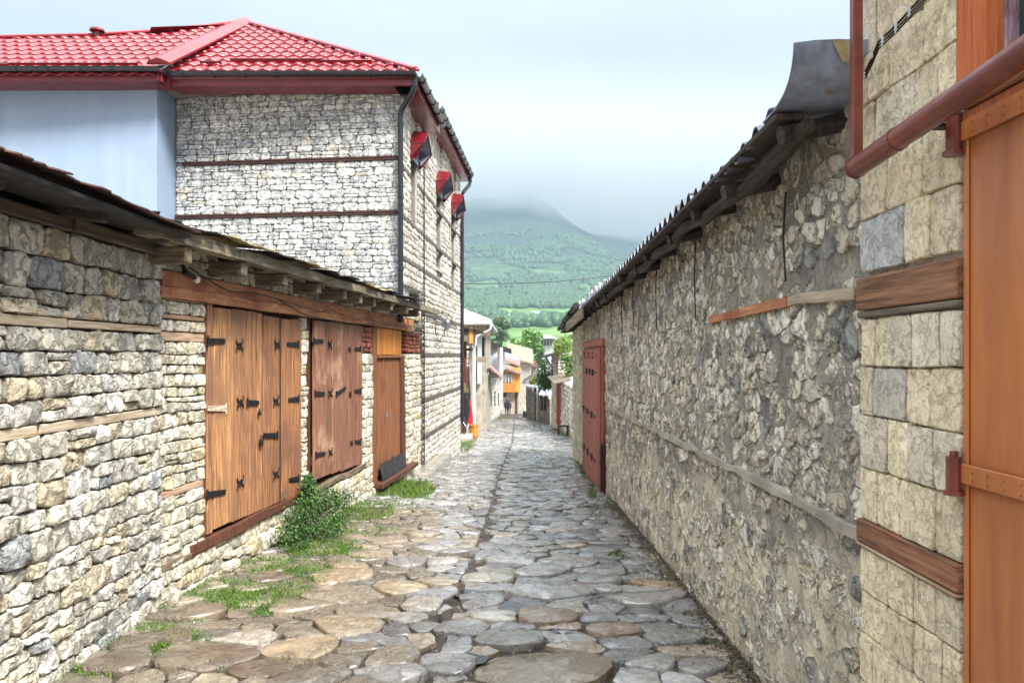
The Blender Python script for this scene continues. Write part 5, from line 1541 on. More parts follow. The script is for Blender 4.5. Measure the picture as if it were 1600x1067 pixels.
# souvenir shop porch just past the tall house
s1 = thing('souvenir_shop', 'small shop with a dark lean-to porch and white posts past the tall grey house', 'shop', (-2.4, 27, gz(27)))
mb = MB(); mb.box((-5, 28.6, gz(34) - .5), (-1.95, 34.5, 2.0)); mb.build('wall', M['housemortar'], s1)
masonry((-2.0 - .9, 28.58), (1, 0), 1, -.6, .95, gz(28) - .1, 2.0, (.14, .2), (.2, .4), PAL_HS, s1, 201)
masonry((-1.93, 28.6), (0.02, 1), 1, 0, 5.9, gz(33), 2.0, (.16, .24), (.25, .5), PAL_HS, s1, 202)
for px, y_ in ((722, 26.2), (727, 27), (741, 27.5)):
    x = axpx(px, y_); fbox('post', M['white'] if px > 730 else M['frame'], s1, (x - .05, y_ - .05, gz(y_)), (x + .05, y_ + .05, azpy(522, y_)))
Yp = 26.0
for i in range(6):
    x0 = axpx(712, Yp) + i * .15
    fbox('roof_board', M['dark_wood'], s1, (x0, Yp - .3, azpy(519 - i * .2, Yp)), (x0 + .145, Yp + 3, azpy(512 - i * .2 + i * .9, Yp)), (1, .95, .9))
mb = MB(); mb.hexa([(x, y, z) for x in (axpx(712, Yp), axpx(745.5, Yp)) for y in (Yp - .45, Yp + 3.2) for z in ((azpy(512 if x < -1.6 else 517, Yp)), (azpy(509 if x < -1.6 else 515, Yp)))]); mb.build('porch_roof', M['tar'], s1)
fbox('sign_board', M['yellowwood'], s1, (axpx(733.5, Yp), Yp - .35, azpy(537, Yp)), (axpx(739.5, Yp), Yp - .3, azpy(513, Yp)), (1.1, 1.15, 1.3))
fbox('beam', M['grey_wood'], s1, (axpx(718, Yp), Yp - .32, azpy(534, Yp)), (axpx(733, Yp), Yp - .25, azpy(524, Yp)))
fbox('shelf', M['frame'], s1, (axpx(720, 26.6), 26.4, azpy(548, 26.6)), (axpx(738, 26.6), 26.9, azpy(544, 26.6)))
# doorway with orange wood
Yd = 34.55
fbox('door_frame', M['white'], s1, (axpx(738, 31), 30.9, gz(31)), (axpx(741.5, 31), 31.1, azpy(540, 31)))
od = fbox('door', M['yellowwood'], s1, (axpx(741, 33), 33, gz(33) + .1), (axpx(748.5, 33), 33.08, azpy(583, 33)), (1.05, 1.1, 1.1))
fbox('door_panel', M['frame'], od, (axpx(742.5, 33), 32.97, azpy(646, 33)), (axpx(745, 33), 33, azpy(596, 33)))
fbox('door_post', M['white'], s1, (axpx(749, 33.5), 33.4, gz(33.4)), (axpx(752.3, 33.5), 33.6, azpy(588, 33.5)))
st = tag(fbox('stone_step', M['limewash'], None, (axpx(717, 23.6), 23.4, gz(24) - .2), (axpx(737, 24), 24.6, gz(24) + .22), V1, .03), 'low stone step below the hanging clothes', 'step')
st = tag(fbox('stone_step', M['limewash'], None, (axpx(744, 34), 33.4, gz(33.4) - .2), (axpx(751, 34), 34.2, gz(33.4) + .12), V1, .03), 'pale doorstep in front of the yellow door', 'step')

def hanging(name, label, cat, Y, pts, mat, group, th=.12, seed=0):
    r = random.Random(seed); vs = []; fs = []
    n = len(pts); lv = pts     # rows of (py, px_left, px_right)
    m = 9
    for j, (py, a_, b_) in enumerate(lv):
        for side in (-1, 1):
            for i in range(m):
                t = i / (m - 1); x = axpx(a_ + (b_ - a_) * t, Y)
                dd = th * math.sin(math.pi * t) ** .5 if 0 < t < 1 else 0
                fold = .025 * math.sin(t * 17 + seed) * (j / n)
                vs.append((x, Y + side * dd + fold, azpy(py, Y)))
    w_ = 2 * m
    for j in range(n - 1):
        for i in range(m - 1):
            a0 = j * w_ + i; fs.append((a0, a0 + w_, a0 + w_ + 1, a0 + 1))
            a0 = j * w_ + m + i; fs.append((a0, a0 + 1, a0 + w_ + 1, a0 + w_))
    o = MB().add(vs, fs).build(name, mat, smooth=True)
    return tag(o, label, cat, group)
gcl = 'clothes hung outside the souvenir shop'
hanging('coat', 'long black coat hanging outside the shop', 'coat', 24.6, [(610, 723, 728), (614, 721, 732), (640, 721, 734.5), (652, 722, 733), (664, 724, 730)], M['cloth_black'], gcl, seed=1)
hanging('shawl', 'bright red shawl hanging beside the black coat', 'shawl', 25.0, [(624, 733, 735), (635, 732.5, 737), (650, 732, 739), (662, 731, 739)], M['cloth_red'], gcl, .07, 2)
hanging('scarf', 'dark red patterned scarf above the black coat', 'scarf', 25.2, [(560, 724, 728), (585, 724, 731), (612, 726, 731)], pmat('maroon_cloth', lin(110, 46, 46), lin(70, 26, 30), scale=30, bump=.2, rough=.9), gcl, .06, 3)
hanging('scarf', 'long dark striped scarf right of the coat, under the porch', 'scarf', 25.4, [(572, 730, 733), (600, 731, 734.5), (628, 733, 736)], M['cloth_grey'], gcl, .05, 4)
hanging('bag', 'small olive green woven bag above the coat', 'bag', 24.5, [(598, 722, 727), (606, 721, 729), (614, 722, 728)], pmat('olive_cloth', lin(120, 116, 60), lin(70, 70, 34), scale=30, bump=.2, rough=.9), gcl, .05, 5)
hanging('trousers', 'grey trousers hanging low beside the coat', 'trousers', 24.3, [(650, 723, 727), (668, 723.5, 727), (684, 724, 726.5)], M['cloth_grey'], gcl, .04, 6)
# barrel of orange staves
bx, by = axpx(740, 26.4), 26.4
brl = thing('barrel', 'small orange wooden tub of upright staves by the shop', 'tub', (bx, by, gz(26.4)))
for k in range(14):
    t0, t1 = 2 * math.pi * k / 14 + .03, 2 * math.pi * (k + 1) / 14 - .03
    mb = MB(); mb.hexa([(bx + q * (1 + .0 * z) * math.cos(t), by + q * math.sin(t), gz(26.4) + z) for t in (t0, t1) for z in (0, .5) for q in (.14, .165 if True else 0)], (rng.uniform(.85, 1.1),) * 3); mb.build('stave', M['yellowwood'], brl)
for z_ in (.08, .42):
    mb = MB(); mb.tube([(bx + .168 * math.cos(t), by + .168 * math.sin(t), gz(26.4) + z_) for t in np.linspace(0, 2 * math.pi, 20)], .008, 5); mb.build('hoop', M['iron'], brl)
MB().tube([(bx, by, gz(26.4) + .44), (bx, by, gz(26.4) + .46)], .14, 14).build('contents', M['frame'], brl)

# house with grey metal hip roof
h3 = boxhouse('metal_roofed_house', 'white plastered house under a pale blue-grey metal hip roof', 'house', -5.5, axpx(754, 31), 35.5, 43, 2.75, M['limewash'])
Ye = 31.0; xe = axpx(767.5, Ye); ze = azpy(501.5, Ye)
ex0 = -6.0
apx = Vector((-3.3, 34.5, azpy(470, 34.5)))
rf = MB()
rf.add([(ex0, Ye, ze), (xe, Ye, ze), tuple(apx), (ex0, 34.5, apx.z)], [(0, 1, 2, 3)])
rf.add([(xe, Ye, ze), (xe - .05, 43.5, ze), (apx.x, 41, apx.z), tuple(apx)], [(0, 1, 2, 3)])
rf.add([(ex0, 34.5, apx.z), tuple(apx), (apx.x, 41, apx.z), (ex0, 43.5, ze)], [(0, 1, 2, 3)])
rfo = rf.build('roof', M['pale_roof'], h3)
for i in range(16):
    x = xe - .12 - i * .22
    t = max(0, (xe - x) / (xe - apx.x)); t = min(1, t)
    capstrip((x, Ye, ze + .01), (x, Ye + (apx.y - Ye) * t, ze + (apx.z - ze) * t + .01), .035, 'roof_seam', rfo, .02, 'pale_roof')
capstrip((xe, Ye, ze + .01), apx + Vector((0, 0, .01)), .12, 'hip_cap', rfo, .05, 'pale_roof')
fbox('fascia', M['white'], h3, (ex0, Ye - .04, ze - .13), (xe, Ye - .01, ze - .005))
fbox('fascia', M['white'], h3, (xe - .02, Ye, ze - .13), (xe + .01, 43.5, ze - .005))
for i in range(9):
    x = axpx(765, 31.3) - i * .16
    fbox('gable_board', M['grey_wood'], h3, (x - .15, 31.3, azpy(525, 31.3)), (x, 31.34, ze - .14), (1.2, 1.1, 1.0))
fbox('soffit', M['white'], h3, (-5, 31.0, ze - .16), (xe - .05, 43, ze - .135))
dp = pipe([(xe, Ye - .03, ze - .1), (xe - .03, Ye - .02, ze - .36), (axpx(744, 31), 31.1, azpy(526, 31)), (axpx(743, 31), 31.1, azpy(540, 31))], .045, 'downpipe', M['white'], h3)
for a_, b_, y_ in ((745.5, 752.5, 31.6), (741, 743, 31.2)):
    fbox('corner_post', M['white'], h3, (axpx(a_, y_), y_, azpy(600, y_)), (axpx(b_, y_), y_ + .2, azpy(523, y_)))
fbox('balcony_rail', M['grey_wood'], h3, (axpx(741.5, 31), 30.8, azpy(566, 31)), (axpx(760, 31), 30.85, azpy(557, 31)), (1.2, 1.2, 1.25))
fbox('wall_panel', M['limewash'], h3, (-4.5, 31.9, gz(32) - .2), (axpx(752, 32), 32.1, azpy(530, 32)))
fbox('dark_window', M['glass'], h3, (axpx(754, 35.4), 35.38, azpy(558, 35.4)), (axpx(757, 35.4), 35.46, azpy(527, 35.4)))
mb = MB(); c = Vector((axpx(741.5, 30), 30, azpy(547, 30))); mb.tube([c + Vector((0, 0, .14)), c + Vector((0, 0, .1)), c - Vector((0, 0, .1)), c - Vector((0, 0, .16))], [.02, .09, .07, .01], 8)
tag(mb.build('street_lantern', M['iron']), 'black lantern on the white post by the shop', 'lantern')
# awning roofs over the next doors
for k, (pa, pb, Y0, Y1, sh) in enumerate([((742, 574), (763, 577), 36, 40, .0), ((757, 567), (784, 590), 40, 47, .02), ((750, 584), (775, 588), 38, 42, .0)]):
    xa, za = axpx(pa[0], Y0), azpy(pa[1], Y0); xb, zb_ = axpx(pb[0], Y0), azpy(pb[1], Y0)
    mb = MB(); mb.hexa([(x_, y_, z_ + d_) for x_, z_ in ((xa, za), (xb, zb_)) for y_ in (Y0, Y1) for d_ in (-.07, 0)]); o = mb.build('awning', M['pink_roof'] if k == 1 else M['dark_wood'])
    tag(o, ['small dark awning over the door beyond the yellow door', 'sloping faded red awning at the corner of the stone wall', 'lower dark awning, under the sloping faded one'][k], 'awning', 'awnings over the shop doors')
# stone shop with receding wall and upper blue-white storey
h4 = thing('blue_plastered_house', 'house with pale blue plastered upper storey over a stone wall', 'house', (-2.5, 48, gz(48)))
mb = MB(); mb.prism([(-1.62, 46, gz(80) - .5), (-1.27, 80, gz(80) - .5), (-7, 80, gz(80) - .5), (-7, 46, gz(80) - .5)], (0, 0, azpy(590, 46) - gz(80) + .5)); mb.build('wall', M['limewash'], h4)
masonry((-1.60, 46), (.01, 1), 1, 0.2, 34, gz(76), azpy(592, 46), (.24, .36), (.7, 1.4), PAL_HS, h4, 211)
mb = MB(); mb.box((axpx(757, 46), 46, azpy(590, 46)), (axpx(779, 46), 46.2, azpy(541, 46)))
mb.prism([(axpx(779, 46), 46.2, azpy(590, 46)), (axpx(779, 46) + .1, 78, azpy(590, 46)), (-6, 78, azpy(590, 46)), (-6, 46.2, azpy(590, 46))], (0, 0, 49 / F * 46)); mb.build('upper_wall', M['bluewhite'], h4)
Wf = 46
for px0, px1, py0, py1, m_ in [(781, 786, 640, 543, 'white'), (754.5, 757, 590, 540, 'frame'), (777.5, 779.5, 590, 543, 'grey_wood')]:
    fbox('post', M[m_], h4, (axpx(px0, Wf), Wf - .6, max(azpy(py0, Wf), gz(46))), (axpx(px1, Wf), Wf - .4, azpy(py1, Wf)))
mb = MB(); mb.hexa([(x_, y_, z_ + d_) for (x_, z_, y_) in ((axpx(752, 44.5), azpy(531, 44.5), 44.5), (axpx(799, 47), azpy(545, 47), 47)) for y_ in (y_, y_ + 30) for d_ in (-.28, 0)]); mb.build('roof', M['tar'], h4)
for px0, px1, py0, py1, m_ in [(752.5, 757.5, 652, 596, 'dark_wood'), (759, 761.5, 655, 592, 'frame')]:
    fbox('door', M[m_], h4, (axpx(px0, 42), 41.9, azpy(py0, 42)), (axpx(px1, 42), 42, azpy(py1, 42)))
mb = MB(); mb.box((-5, 42.02, gz(46) - .4), (axpx(764, 42.1), 46, azpy(592, 42))); mb.build('porch_wall', M['limewash'], h4)
for y0, y1 in ((52, 53.2), (60, 61.5), (70, 72)):
    fbox('window', M['glass'], h4, (-1.62 + .0103 * (y0 - 46) - .02, y0, gz(y0) + 1.0), (-1.62 + .0103 * (y0 - 46) + .11, y1, gz(y0) + 2.2))

# yellow timber balcony house closing the lane
YB = 88.0
h5 = boxhouse('yellow_balcony_house', 'white house with a bright yellow timber balcony room at the end of the lane', 'house', axpx(784, YB), axpx(810.5, YB), YB, YB + 7, azpy(608, YB), M['limewash'])
bz0, bz1 = azpy(613, YB - 1), azpy(575, YB - 1)
bc = fbox('balcony', M['yellowwood'], h5, (axpx(784.5, YB - 1), YB - 1, bz0), (axpx(806, YB - 1), YB + 1, bz1), (1.05, 1.1, 1.0))
fbox('balcony', M['yellowwood'], h5, (axpx(806.2, YB - 1), YB - .9, bz0 + .02), (axpx(813, YB - 1), YB + 2, bz1), (1.1, 1.25, 1.3))
for i in range(12):
    x = axpx(784.8, YB - 1) + i * .135
    fbox('balcony_board', M['yellowwood'], bc, (x, YB - 1.05, bz0 + .02), (x + .12, YB - 1.005, azpy(600, YB - 1)), (1, 1 - .05 * (i % 3), .95), .005)
for px in (786, 791.2, 796.5):
    wn_ = fbox('window', M['glass'], bc, (axpx(px, YB - 1), YB - 1.04, azpy(598, YB - 1)), (axpx(px + 4.2, YB - 1), YB - 1.0, azpy(583, YB - 1)))
    fbox('window_frame', M['white'], wn_, (axpx(px + .2, YB - 1), YB - 1.08, azpy(598, YB - 1)), (axpx(px + .8, YB - 1), YB - 1.045, azpy(583, YB - 1)))
    fbox('window_frame', M['white'], wn_, (axpx(px + 2.4, YB - 1), YB - 1.08, azpy(598, YB - 1)), (axpx(px + 3.6, YB - 1), YB - 1.045, azpy(584, YB - 1)))
fbox('door', M['frame'], h5, (axpx(804.7, YB), YB - .05, gz(YB)), (axpx(808.6, YB), YB - .005, azpy(613.5, YB)))
fbox('doorway_shade_panel', M['dark_wood'], h5, (axpx(786, YB), YB - .04, azpy(620, YB)), (axpx(791.5, YB), YB - .005, azpy(613.5, YB)))  # dark wood panel stands in for the shade in the doorway
for k, (pa, pb, dz, m_) in enumerate([((783, 572), (815, 583), 0, 'pink_roof'), ((784, 560), (813, 571), 0, 'pink_roof'), ((783, 553), (811, 566), 0, 'pale_roof')]):
    Y0 = YB - 1.5 + k * 2.4
    xa, za, xb, zb_ = axpx(pa[0], Y0), azpy(pa[1], Y0), axpx(pb[0], Y0), azpy(pb[1], Y0)
    mb = MB(); mb.hexa([(x_, y_, z_ + d_ + (y_ - Y0) * .16) for x_, z_ in ((xa, za), (xb, zb_)) for y_ in (Y0, Y0 + 3.2) for d_ in (-.22, 0)]); mb.build('roof', M[m_], h5)
# tan roofed house behind
YT = 100.0
h6 = boxhouse('tan_roofed_house', 'cream house under a broad tan tiled roof with two thin chimneys', 'house', axpx(809, YT), axpx(830, YT), YT, YT + 8, azpy(566, YT), M['limewash'])
mb = MB(); mb.hexa([(x_, y_, z_ + d_) for x_, z_ in ((axpx(792, YT), azpy(556, YT)), (axpx(833.5, YT), azpy(567, YT))) for (y_, d_) in ((YT - .8, 0), (YT + 4, 1.9)) for d_ in (d_ - .2, d_)]); r6 = mb.build('roof', M['tan_roof'], h6)
for px in (807.3, 812):
    fbox('chimney', M['limewash'], r6, (axpx(px - .9, YT + 2), YT + 2, azpy(560, YT + 2)), (axpx(px + .9, YT + 2), YT + 2.3, azpy(548, YT + 2)))
fbox('pipe', M['white'], h6, (axpx(822, YT), YT - .06, azpy(590, YT)), (axpx(822.8, YT), YT, azpy(578, YT)))
h7 = boxhouse('small_far_house', 'low cream house with brown roof between the tan roof and the vines', 'house', axpx(828, 110), axpx(842, 110), 110, 116, azpy(573, 110), M['limewash'])
mb = MB(); mb.hexa([(x_, y_, z_ + d_) for x_ in (axpx(826, 109), axpx(840, 109)) for (y_, z_) in ((109, azpy(573, 109)), (114, azpy(563, 114))) for d_ in (-.15, 0)]); mb.build('roof', M['frame'], h7)
h8 = boxhouse('white_villa', 'distant white two storey house with grey roof seen above the right wall', 'house', axpx(843, 170), axpx(866, 170), 170, 182, azpy(528, 170), M['white'])
mb = MB(); x0, x1 = axpx(839, 169), axpx(871, 169); xm = (x0 + x1) / 2; ez, tz = azpy(529, 169), azpy(523, 172)
mb.add([(x0, 168, ez), (x1, 168, ez), (x1, 184, ez), (x0, 184, ez), (xm - .8, 174, tz), (xm + .8, 174, tz)], [(0, 1, 5, 4), (1, 2, 5), (2, 3, 4, 5), (3, 0, 4), (0, 3, 2, 1)]); mb.build('roof', M['pale_roof'], h8)
for px in (846, 850.5, 855, 860):
    fbox('window', M['glass'], h8, (axpx(px, 170), 169.9, azpy(540, 170)), (axpx(px + 2.4, 170), 169.99, azpy(534, 170)))
fbox('balcony', M['grey_wood'], h8, (axpx(843, 169), 168.8, azpy(533, 169)), (axpx(866, 169), 169.9, azpy(531.6, 169)))
for k, (px, py, Y, wd) in enumerate([(735, 466, 520, 6), (748, 470, 540, 5), (802, 461, 640, 7), (735, 452, 900, 9), (905, 470, 700, 7), (862, 478, 600, 8), (838, 470, 690, 6), (890, 482, 520, 6)]):
    x = axpx(px, Y); z_ = terrain(x, Y)
    t = thing('cottage', ['small white cottage on the meadow, lowest left', 'second small white cottage on the meadow at left', 'tiny white cottage above the bright tree', 'tiny white cottage high on the left slope', 'tiny white cottage on the right meadow below the wood', 'white cottage behind the white villa on the slope', 'small white cottage in the middle of the wood belt', 'white cottage at the right edge of the meadow'][k], 'cottage', (x, Y, z_), 'cottages scattered over the hillside')
    mb = MB(); mb.box((x - wd / 2, Y, z_ - 2), (x + wd / 2, Y + 6, z_ + 3)); mb.build('wall', M['white'], t)
    mb = MB(); mb.add([(x - wd / 2 - .4, Y - .5, z_ + 3), (x + wd / 2 + .4, Y - .5, z_ + 3), (x + wd / 2 + .4, Y + 3, z_ + 5), (x - wd / 2 - .4, Y + 3, z_ + 5), (x - wd / 2 - .4, Y + 6.5, z_ + 3), (x + wd / 2 + .4, Y + 6.5, z_ + 3)], [(0, 1, 2, 3), (3, 2, 5, 4), (0, 3, 4), (1, 5, 2)]); mb.build('roof', M['pale_roof'], t)

# right hand side: low stone shed, stone house with red door
h9 = thing('low_stone_shed', 'low stone shed with white gutter pipes and pale slatted roof', 'shed', (1.6, 50, gz(50)))
mb = MB(); mb.prism([(1.17, 60, gz(60) - .5), (2.2, 43, gz(60) - .5), (5, 43, gz(60) - .5), (5, 60, gz(60) - .5)], (0, 0, azpy(612, 52) - gz(60) + .5)); mb.build('wall', M['limewash'], h9)
masonry((1.15, 60), (1.03, -17), 1, .1, 16.9, gz(58), azpy(612, 52), (.2, .3), (.3, .6), PAL_GL, h9, 221)
mb = MB(); mb.hexa([(x_, y_, z_) for x_, y_, zz in ((axpx(821, 62), 62, azpy(604, 62)), (axpx(846, 48), 48, azpy(610, 48))) for x_ in (x_, x_ + 2.5) for z_ in (zz, zz + .12)]); mb.build('roof', M['pale_roof'], h9)
mb = MB(); mb.beam((axpx(819, 60), 60, azpy(597, 60)), (axpx(846, 56), 56, azpy(577, 56)), .3, .26); mb.build('roof_edge', M['white'], h9)
for px, m_ in ((823, 'white'), (833, 'white'), (836.5, 'cable'), (839.5, 'white')):
    y_ = 60 - (px - 823) * .6; x = axpx(px, y_)
    mb = MB(); mb.tube([(x, y_ - .3, azpy(606, y_)), (x, y_ - .3, gz(y_) + .1)], .06, 8); mb.build('downpipe', M[m_], h9)
for i in range(5):
    px = 842 + i * 3.6; x = axpx(px, 44); z_ = azpy(606 + i * .3, 44)
    mb = MB(); mb.beam((x, 42.6, z_ - .35), (x + .45, 45, z_ + .25), .13, .05); mb.build('roof_slat', M['pale_roof'], h9)
for px in (844, 851):
    fbox('window', M['dark_wood'], h9, (axpx(px, 45), 44.6, azpy(640, 45)), (axpx(px + 4, 45), 45.9, azpy(618, 45)))
h10 = thing('right_stone_house', 'narrow tall stone house with a red door and black gutter, past the barn', 'house', (2.4, 36, gz(36)))
mb = MB(); mb.prism([(2.22, 41, gz(42) - .5), (2.3, 19.0, gz(42) - .5), (4.3, 19.0, gz(42) - .5), (6, 41, gz(42) - .5)], (0, 0, azpy(594, 33) - gz(42) + .5)); mb.build('wall', M['housemortar'], h10)
masonry((2.2, 41), (.06, -22), 1, .1, 21.8, gz(40), azpy(594, 33), (.16, .24), (.3, .55), PAL_R, h10, 231)
mb = MB(); mb.box((2.25, 36.5, azpy(600, 38)), (2.95, 41, azpy(549, 38))); mb.build('upper_wall', M['limewash'], h10)
masonry((2.25, 36.45), (1, 0), 1, 0, .7, azpy(598, 37), azpy(550, 37), (.14, .2), (.16, .32), PAL_HS, h10, 232)
masonry((2.2, 41), (.05, -4.5), 1, 0, 4.4, azpy(598, 38), azpy(550, 38), (.16, .24), (.3, .55), PAL_HS, h10, 233)
mb = MB(); mb.hexa([(x_, y_, z_ + d_) for x_, z_ in ((axpx(852, 36), azpy(556, 36)), (axpx(882, 36), azpy(548, 36))) for y_ in (36, 41.5) for d_ in (-.09, 0)]); mb.build('roof', M['tar'], h10)
pipe([(axpx(853, 36.1), 36.05, azpy(558, 36)), (axpx(857, 36), 36.05, azpy(566, 36)), (axpx(863, 36), 36.3, azpy(573, 36)), (axpx(863.5, 36), 36.3, azpy(590, 36))], .05, 'gutter_pipe', M['black'], h10, 8)
rdx = WR
rdd = fbox('door', M['redpaint'], h10, (2.17, 33.2, gz(33.5) + .1), (2.24, 36.2, azpy(594, 34.5)), (1.0, .55, .5))
for y_ in (33.9, 34.7, 35.5): fbox('door_batten', M['redpaint'], rdd, (2.15, y_, gz(33.5) + .1), (2.169, y_ + .12, azpy(594, 34.5)), (.7, .4, .4))
mb = MB(); mb.hexa([(x_, y_, z_ + d_ - (.12 if y_ < 32 else 0)) for x_, z_ in ((1.75, azpy(590, 33) - .05), (2.5, azpy(590, 33) + .12)) for y_ in (31, 36.8) for d_ in (-.05, 0)]); mb.build('door_canopy', M['grey_wood'], h10)
bn = thing('bench', 'small dark bench by the wall beyond the barn', 'bench', (axpx(879.5, 28.5), 28.5, gz(28.5)))
x0, x1 = axpx(871.5, 28.5), axpx(888, 28.5)
fbox('seat', M['dark_wood'], bn, (x0 - .02, 28.3, gz(28.5) + .36), (x1 + .02, 28.6, gz(28.5) + .41))
for x_ in (x0, x1 - .06): fbox('leg', M['dark_wood'], bn, (x_, 28.32, gz(28.5) - .03), (x_ + .06, 28.58, gz(28.5) + .36))
bg_ = thing('waste_bag', 'white bag tied over a small black bin at the corner of the low shed', 'bin', (axpx(821, 66), 66, gz(66)))
x_ = axpx(820, 66); mb = MB(); mb.tube([(x_, 66, gz(66)), (x_, 66, gz(66) + .5)], [.15, .18], 10); mb.build('bin', M['iron'], bg_)
mb = MB(); mb.tube([(x_ + .06, 66, gz(66) + .5), (x_ + .08, 66, gz(66) + .62), (x_ + .06, 66, gz(66) + .85), (x_ + .02, 66, gz(66) + .98)], [.2, .28, .2, .05], 10); mb.build('bag', M['white'], bg_, smooth=True)

# overhead wire
pA_, pB_ = Vector((axpx(722, 18.5), 18.5, azpy(444, 18.5))), Vector((axpx(990, 26), 26, azpy(425, 26)))
mb = MB(); mb.tube([pA_ * (1 - t) + pB_ * t + Vector((0, 0, -.12 * math.sin(math.pi * t))) for t in np.linspace(0, 1, 20)], .009, 5)
tag(mb.build('overhead_wire', M['cable']), 'thin black wire strung across the lane against the mountain', 'wire')

# ------------------------------------------------------------------ two people walking away
def person(name, label, x, y, h, lean, coat, seedn, stride):
    t = thing(name, label, 'person', (x, y, gz(y)), 'two people walking down the lane')
    z0 = gz(y); k = h / 1.7
    me = bpy.data.meshes.new('body')
    V = [(0, 0, .93, .15, .11), (0, 0, 1.12, .13, .09), (0, 0, 1.34, .17, .11), (0, 0, 1.45, .08, .07), (0, 0, 1.50, .055, .055), (0, .01, 1.60, .085, .1), (0, 0, 1.67, .07, .08)]
    E = [(0, 1), (1, 2), (2, 3), (3, 4), (4, 5), (5, 6)]
    for s_ in (-1, 1):
        n = len(V); st_ = stride * s_
        V += [(s_ * .09, 0, .86, .095, .1), (s_ * .10, st_ * .5 + .02, .48, .06, .065), (s_ * .10, st_, .09, .042, .045), (s_ * .11, st_ + .13, .03, .04, .035)]
        E += [(0, n), (n, n + 1), (n + 1, n + 2), (n + 2, n + 3)]
        n = len(V)
        V += [(s_ * .20, 0, 1.38, .055, .06), (s_ * .25, -st_ * .4, 1.10, .042, .045), (s_ * .24, -st_ * .8 + .06, .84, .032, .034), (s_ * .24, -st_ * .8 + .09, .76, .03, .03)]
        E += [(2, n), (n, n + 1), (n + 1, n + 2), (n + 2, n + 3)]
    me.from_pydata([(v[0] * k + lean * v[2], v[1] * k, v[2] * k) for v in V], E, [])
    o = bpy.data.objects.new('body', me); COL.objects.link(o)
    sk = o.modifiers.new('skin', 'SKIN')
    for i, v in enumerate(V):
        me.skin_vertices[0].data[i].radius = (v[3] * k, v[4] * k)
    me.skin_vertices[0].data[0].use_root = True
    ss = o.modifiers.new('sub', 'SUBSURF'); ss.levels = 2; ss.render_levels = 2
    me.materials.append(coat); o.parent = t
    # loose jacket and hair as clothing children
    mb = MB(); c = Vector((x + lean, y, z0))
    mb.tube([c + Vector((lean * .9 * 0, 0, q * k)) for q in (.78, 1.0, 1.25, 1.42, 1.47)], [.21 * k, .19 * k, .2 * k, .14 * k, .07 * k], 12); mb.build('jacket', coat, t, smooth=True)
    mb = MB(); mb.tube([c + Vector((lean * .6, 0, q * k)) for q in (1.52, 1.58, 1.66, 1.71)], [.08 * k, .1 * k, .09 * k, .03 * k], 10); mb.build('hair', M['cloth_black'], t, smooth=True)
person('person', 'left person of the pair, taller, in dark clothes, walking away down the lane', axpx(791.6, 79), 79, 1.66, 0, M['cloth_black'], 1, .16)
person('person', 'right person of the pair, slightly shorter, in dark grey clothes, walking away', axpx(795.4, 80), 80, 1.58, 0, M['cloth_grey'], 2, -.16)

# ================================================================== VEGETATION
def leafmesh(mb, centres, size, cols, r, flat=.6):
    for c in centres:
        s_ = size * r.uniform(.6, 1.3)
        n = Vector((r.gauss(0, 1), r.gauss(0, 1), r.gauss(0, 1) + flat)).normalized()
        a_ = n.cross(Vector((r.random(), r.random(), .3))).normalized(); b_ = n.cross(a_)
        col = r.choice(cols); k = r.uniform(.75, 1.25); col = tuple(q * k for q in col)
        mb.add([c - a_ * s_, c - b_ * s_ * .5 + n * s_ * .12, c + a_ * s_, c + b_ * s_ * .5 + n * s_ * .12], [(0, 1, 2, 3)], col)
def tree(x, y, h, w_, label, cols, name='tree', n=2600, leaf=.16, seed=0, trunk=.35, group='trees at the end of the lane', zb=None):
    r = random.Random(seed); z0 = terrain(x, y) if zb is None else zb
    t = thing(name, label, 'tree', (x, y, z0), group)
    mb = MB(); th = h * .55
    mb.tube([(x, y, z0 - .3), (x + .1, y, z0 + th * .5), (x, y, z0 + th)], [trunk, trunk * .7, trunk * .35], 8)
    lobes = []
    for k in range(16):
        a_ = r.uniform(0, 6.28); q = r.uniform(.1, .85); zz = r.uniform(.38, .92)
        rad = w_ * .5 * math.sqrt(max(.05, 1 - ((zz - .55) / .5) ** 2)) * q
        c = Vector((x + rad * math.cos(a_), y + rad * math.sin(a_), z0 + h * zz)); lobes.append((c, w_ * r.uniform(.13, .22)))
        mb.tube([(x, y, z0 + h * min(zz - .2, .5)), tuple((Vector((x, y, z0 + h * (zz - .1))) + c) / 2), tuple(c)], [trunk * .3, trunk * .15, trunk * .04], 5)
    mb.build('trunk', M['bark'], t, smooth=True)
    cs_ = []
    for _ in range(n):
        c, rad = r.choice(lobes)
        d = Vector((r.gauss(0, 1), r.gauss(0, 1), r.gauss(0, 1))).normalized() * rad * (r.random() ** .35)
        d.z *= .8; cs_.append(c + d)
    mb = MB(); leafmesh(mb, cs_, leaf, cols, r); mb.build('crown', M['leaf'], t)
    return t
G1 = [(.16, .34, .05), (.22, .42, .07), (.10, .24, .04)]
G2 = [(.12, .20, .09), (.15, .24, .11), (.18, .25, .12)]
G3 = [(.05, .11, .04), (.07, .15, .05)]
def tr_px(px, pyt, Y, wpx, *a_, **k):
    x = axpx(px, Y); z0 = terrain(x, Y); h = azpy(pyt, Y) - z0
    return tree(x, Y, h, wpx / F * Y, *a_, **k)
tr_px(826, 511, 128, 58, 'bright green leafy tree above the tan roof', G1, seed=3, n=5200, leaf=.26)
tr_px(806, 524, 132, 34, 'fresh green tree left of the brightest one', G1, seed=4, n=2600, leaf=.26)
tr_px(842, 540, 120, 34, 'lower green tree right of the brightest one', [(.13, .28, .06), (.09, .2, .05)], seed=14, n=2400, leaf=.24)
tr_px(780, 490, 150, 54, 'dull grey green tree rising behind the dark roof', G2, seed=5, n=5200, leaf=.3)
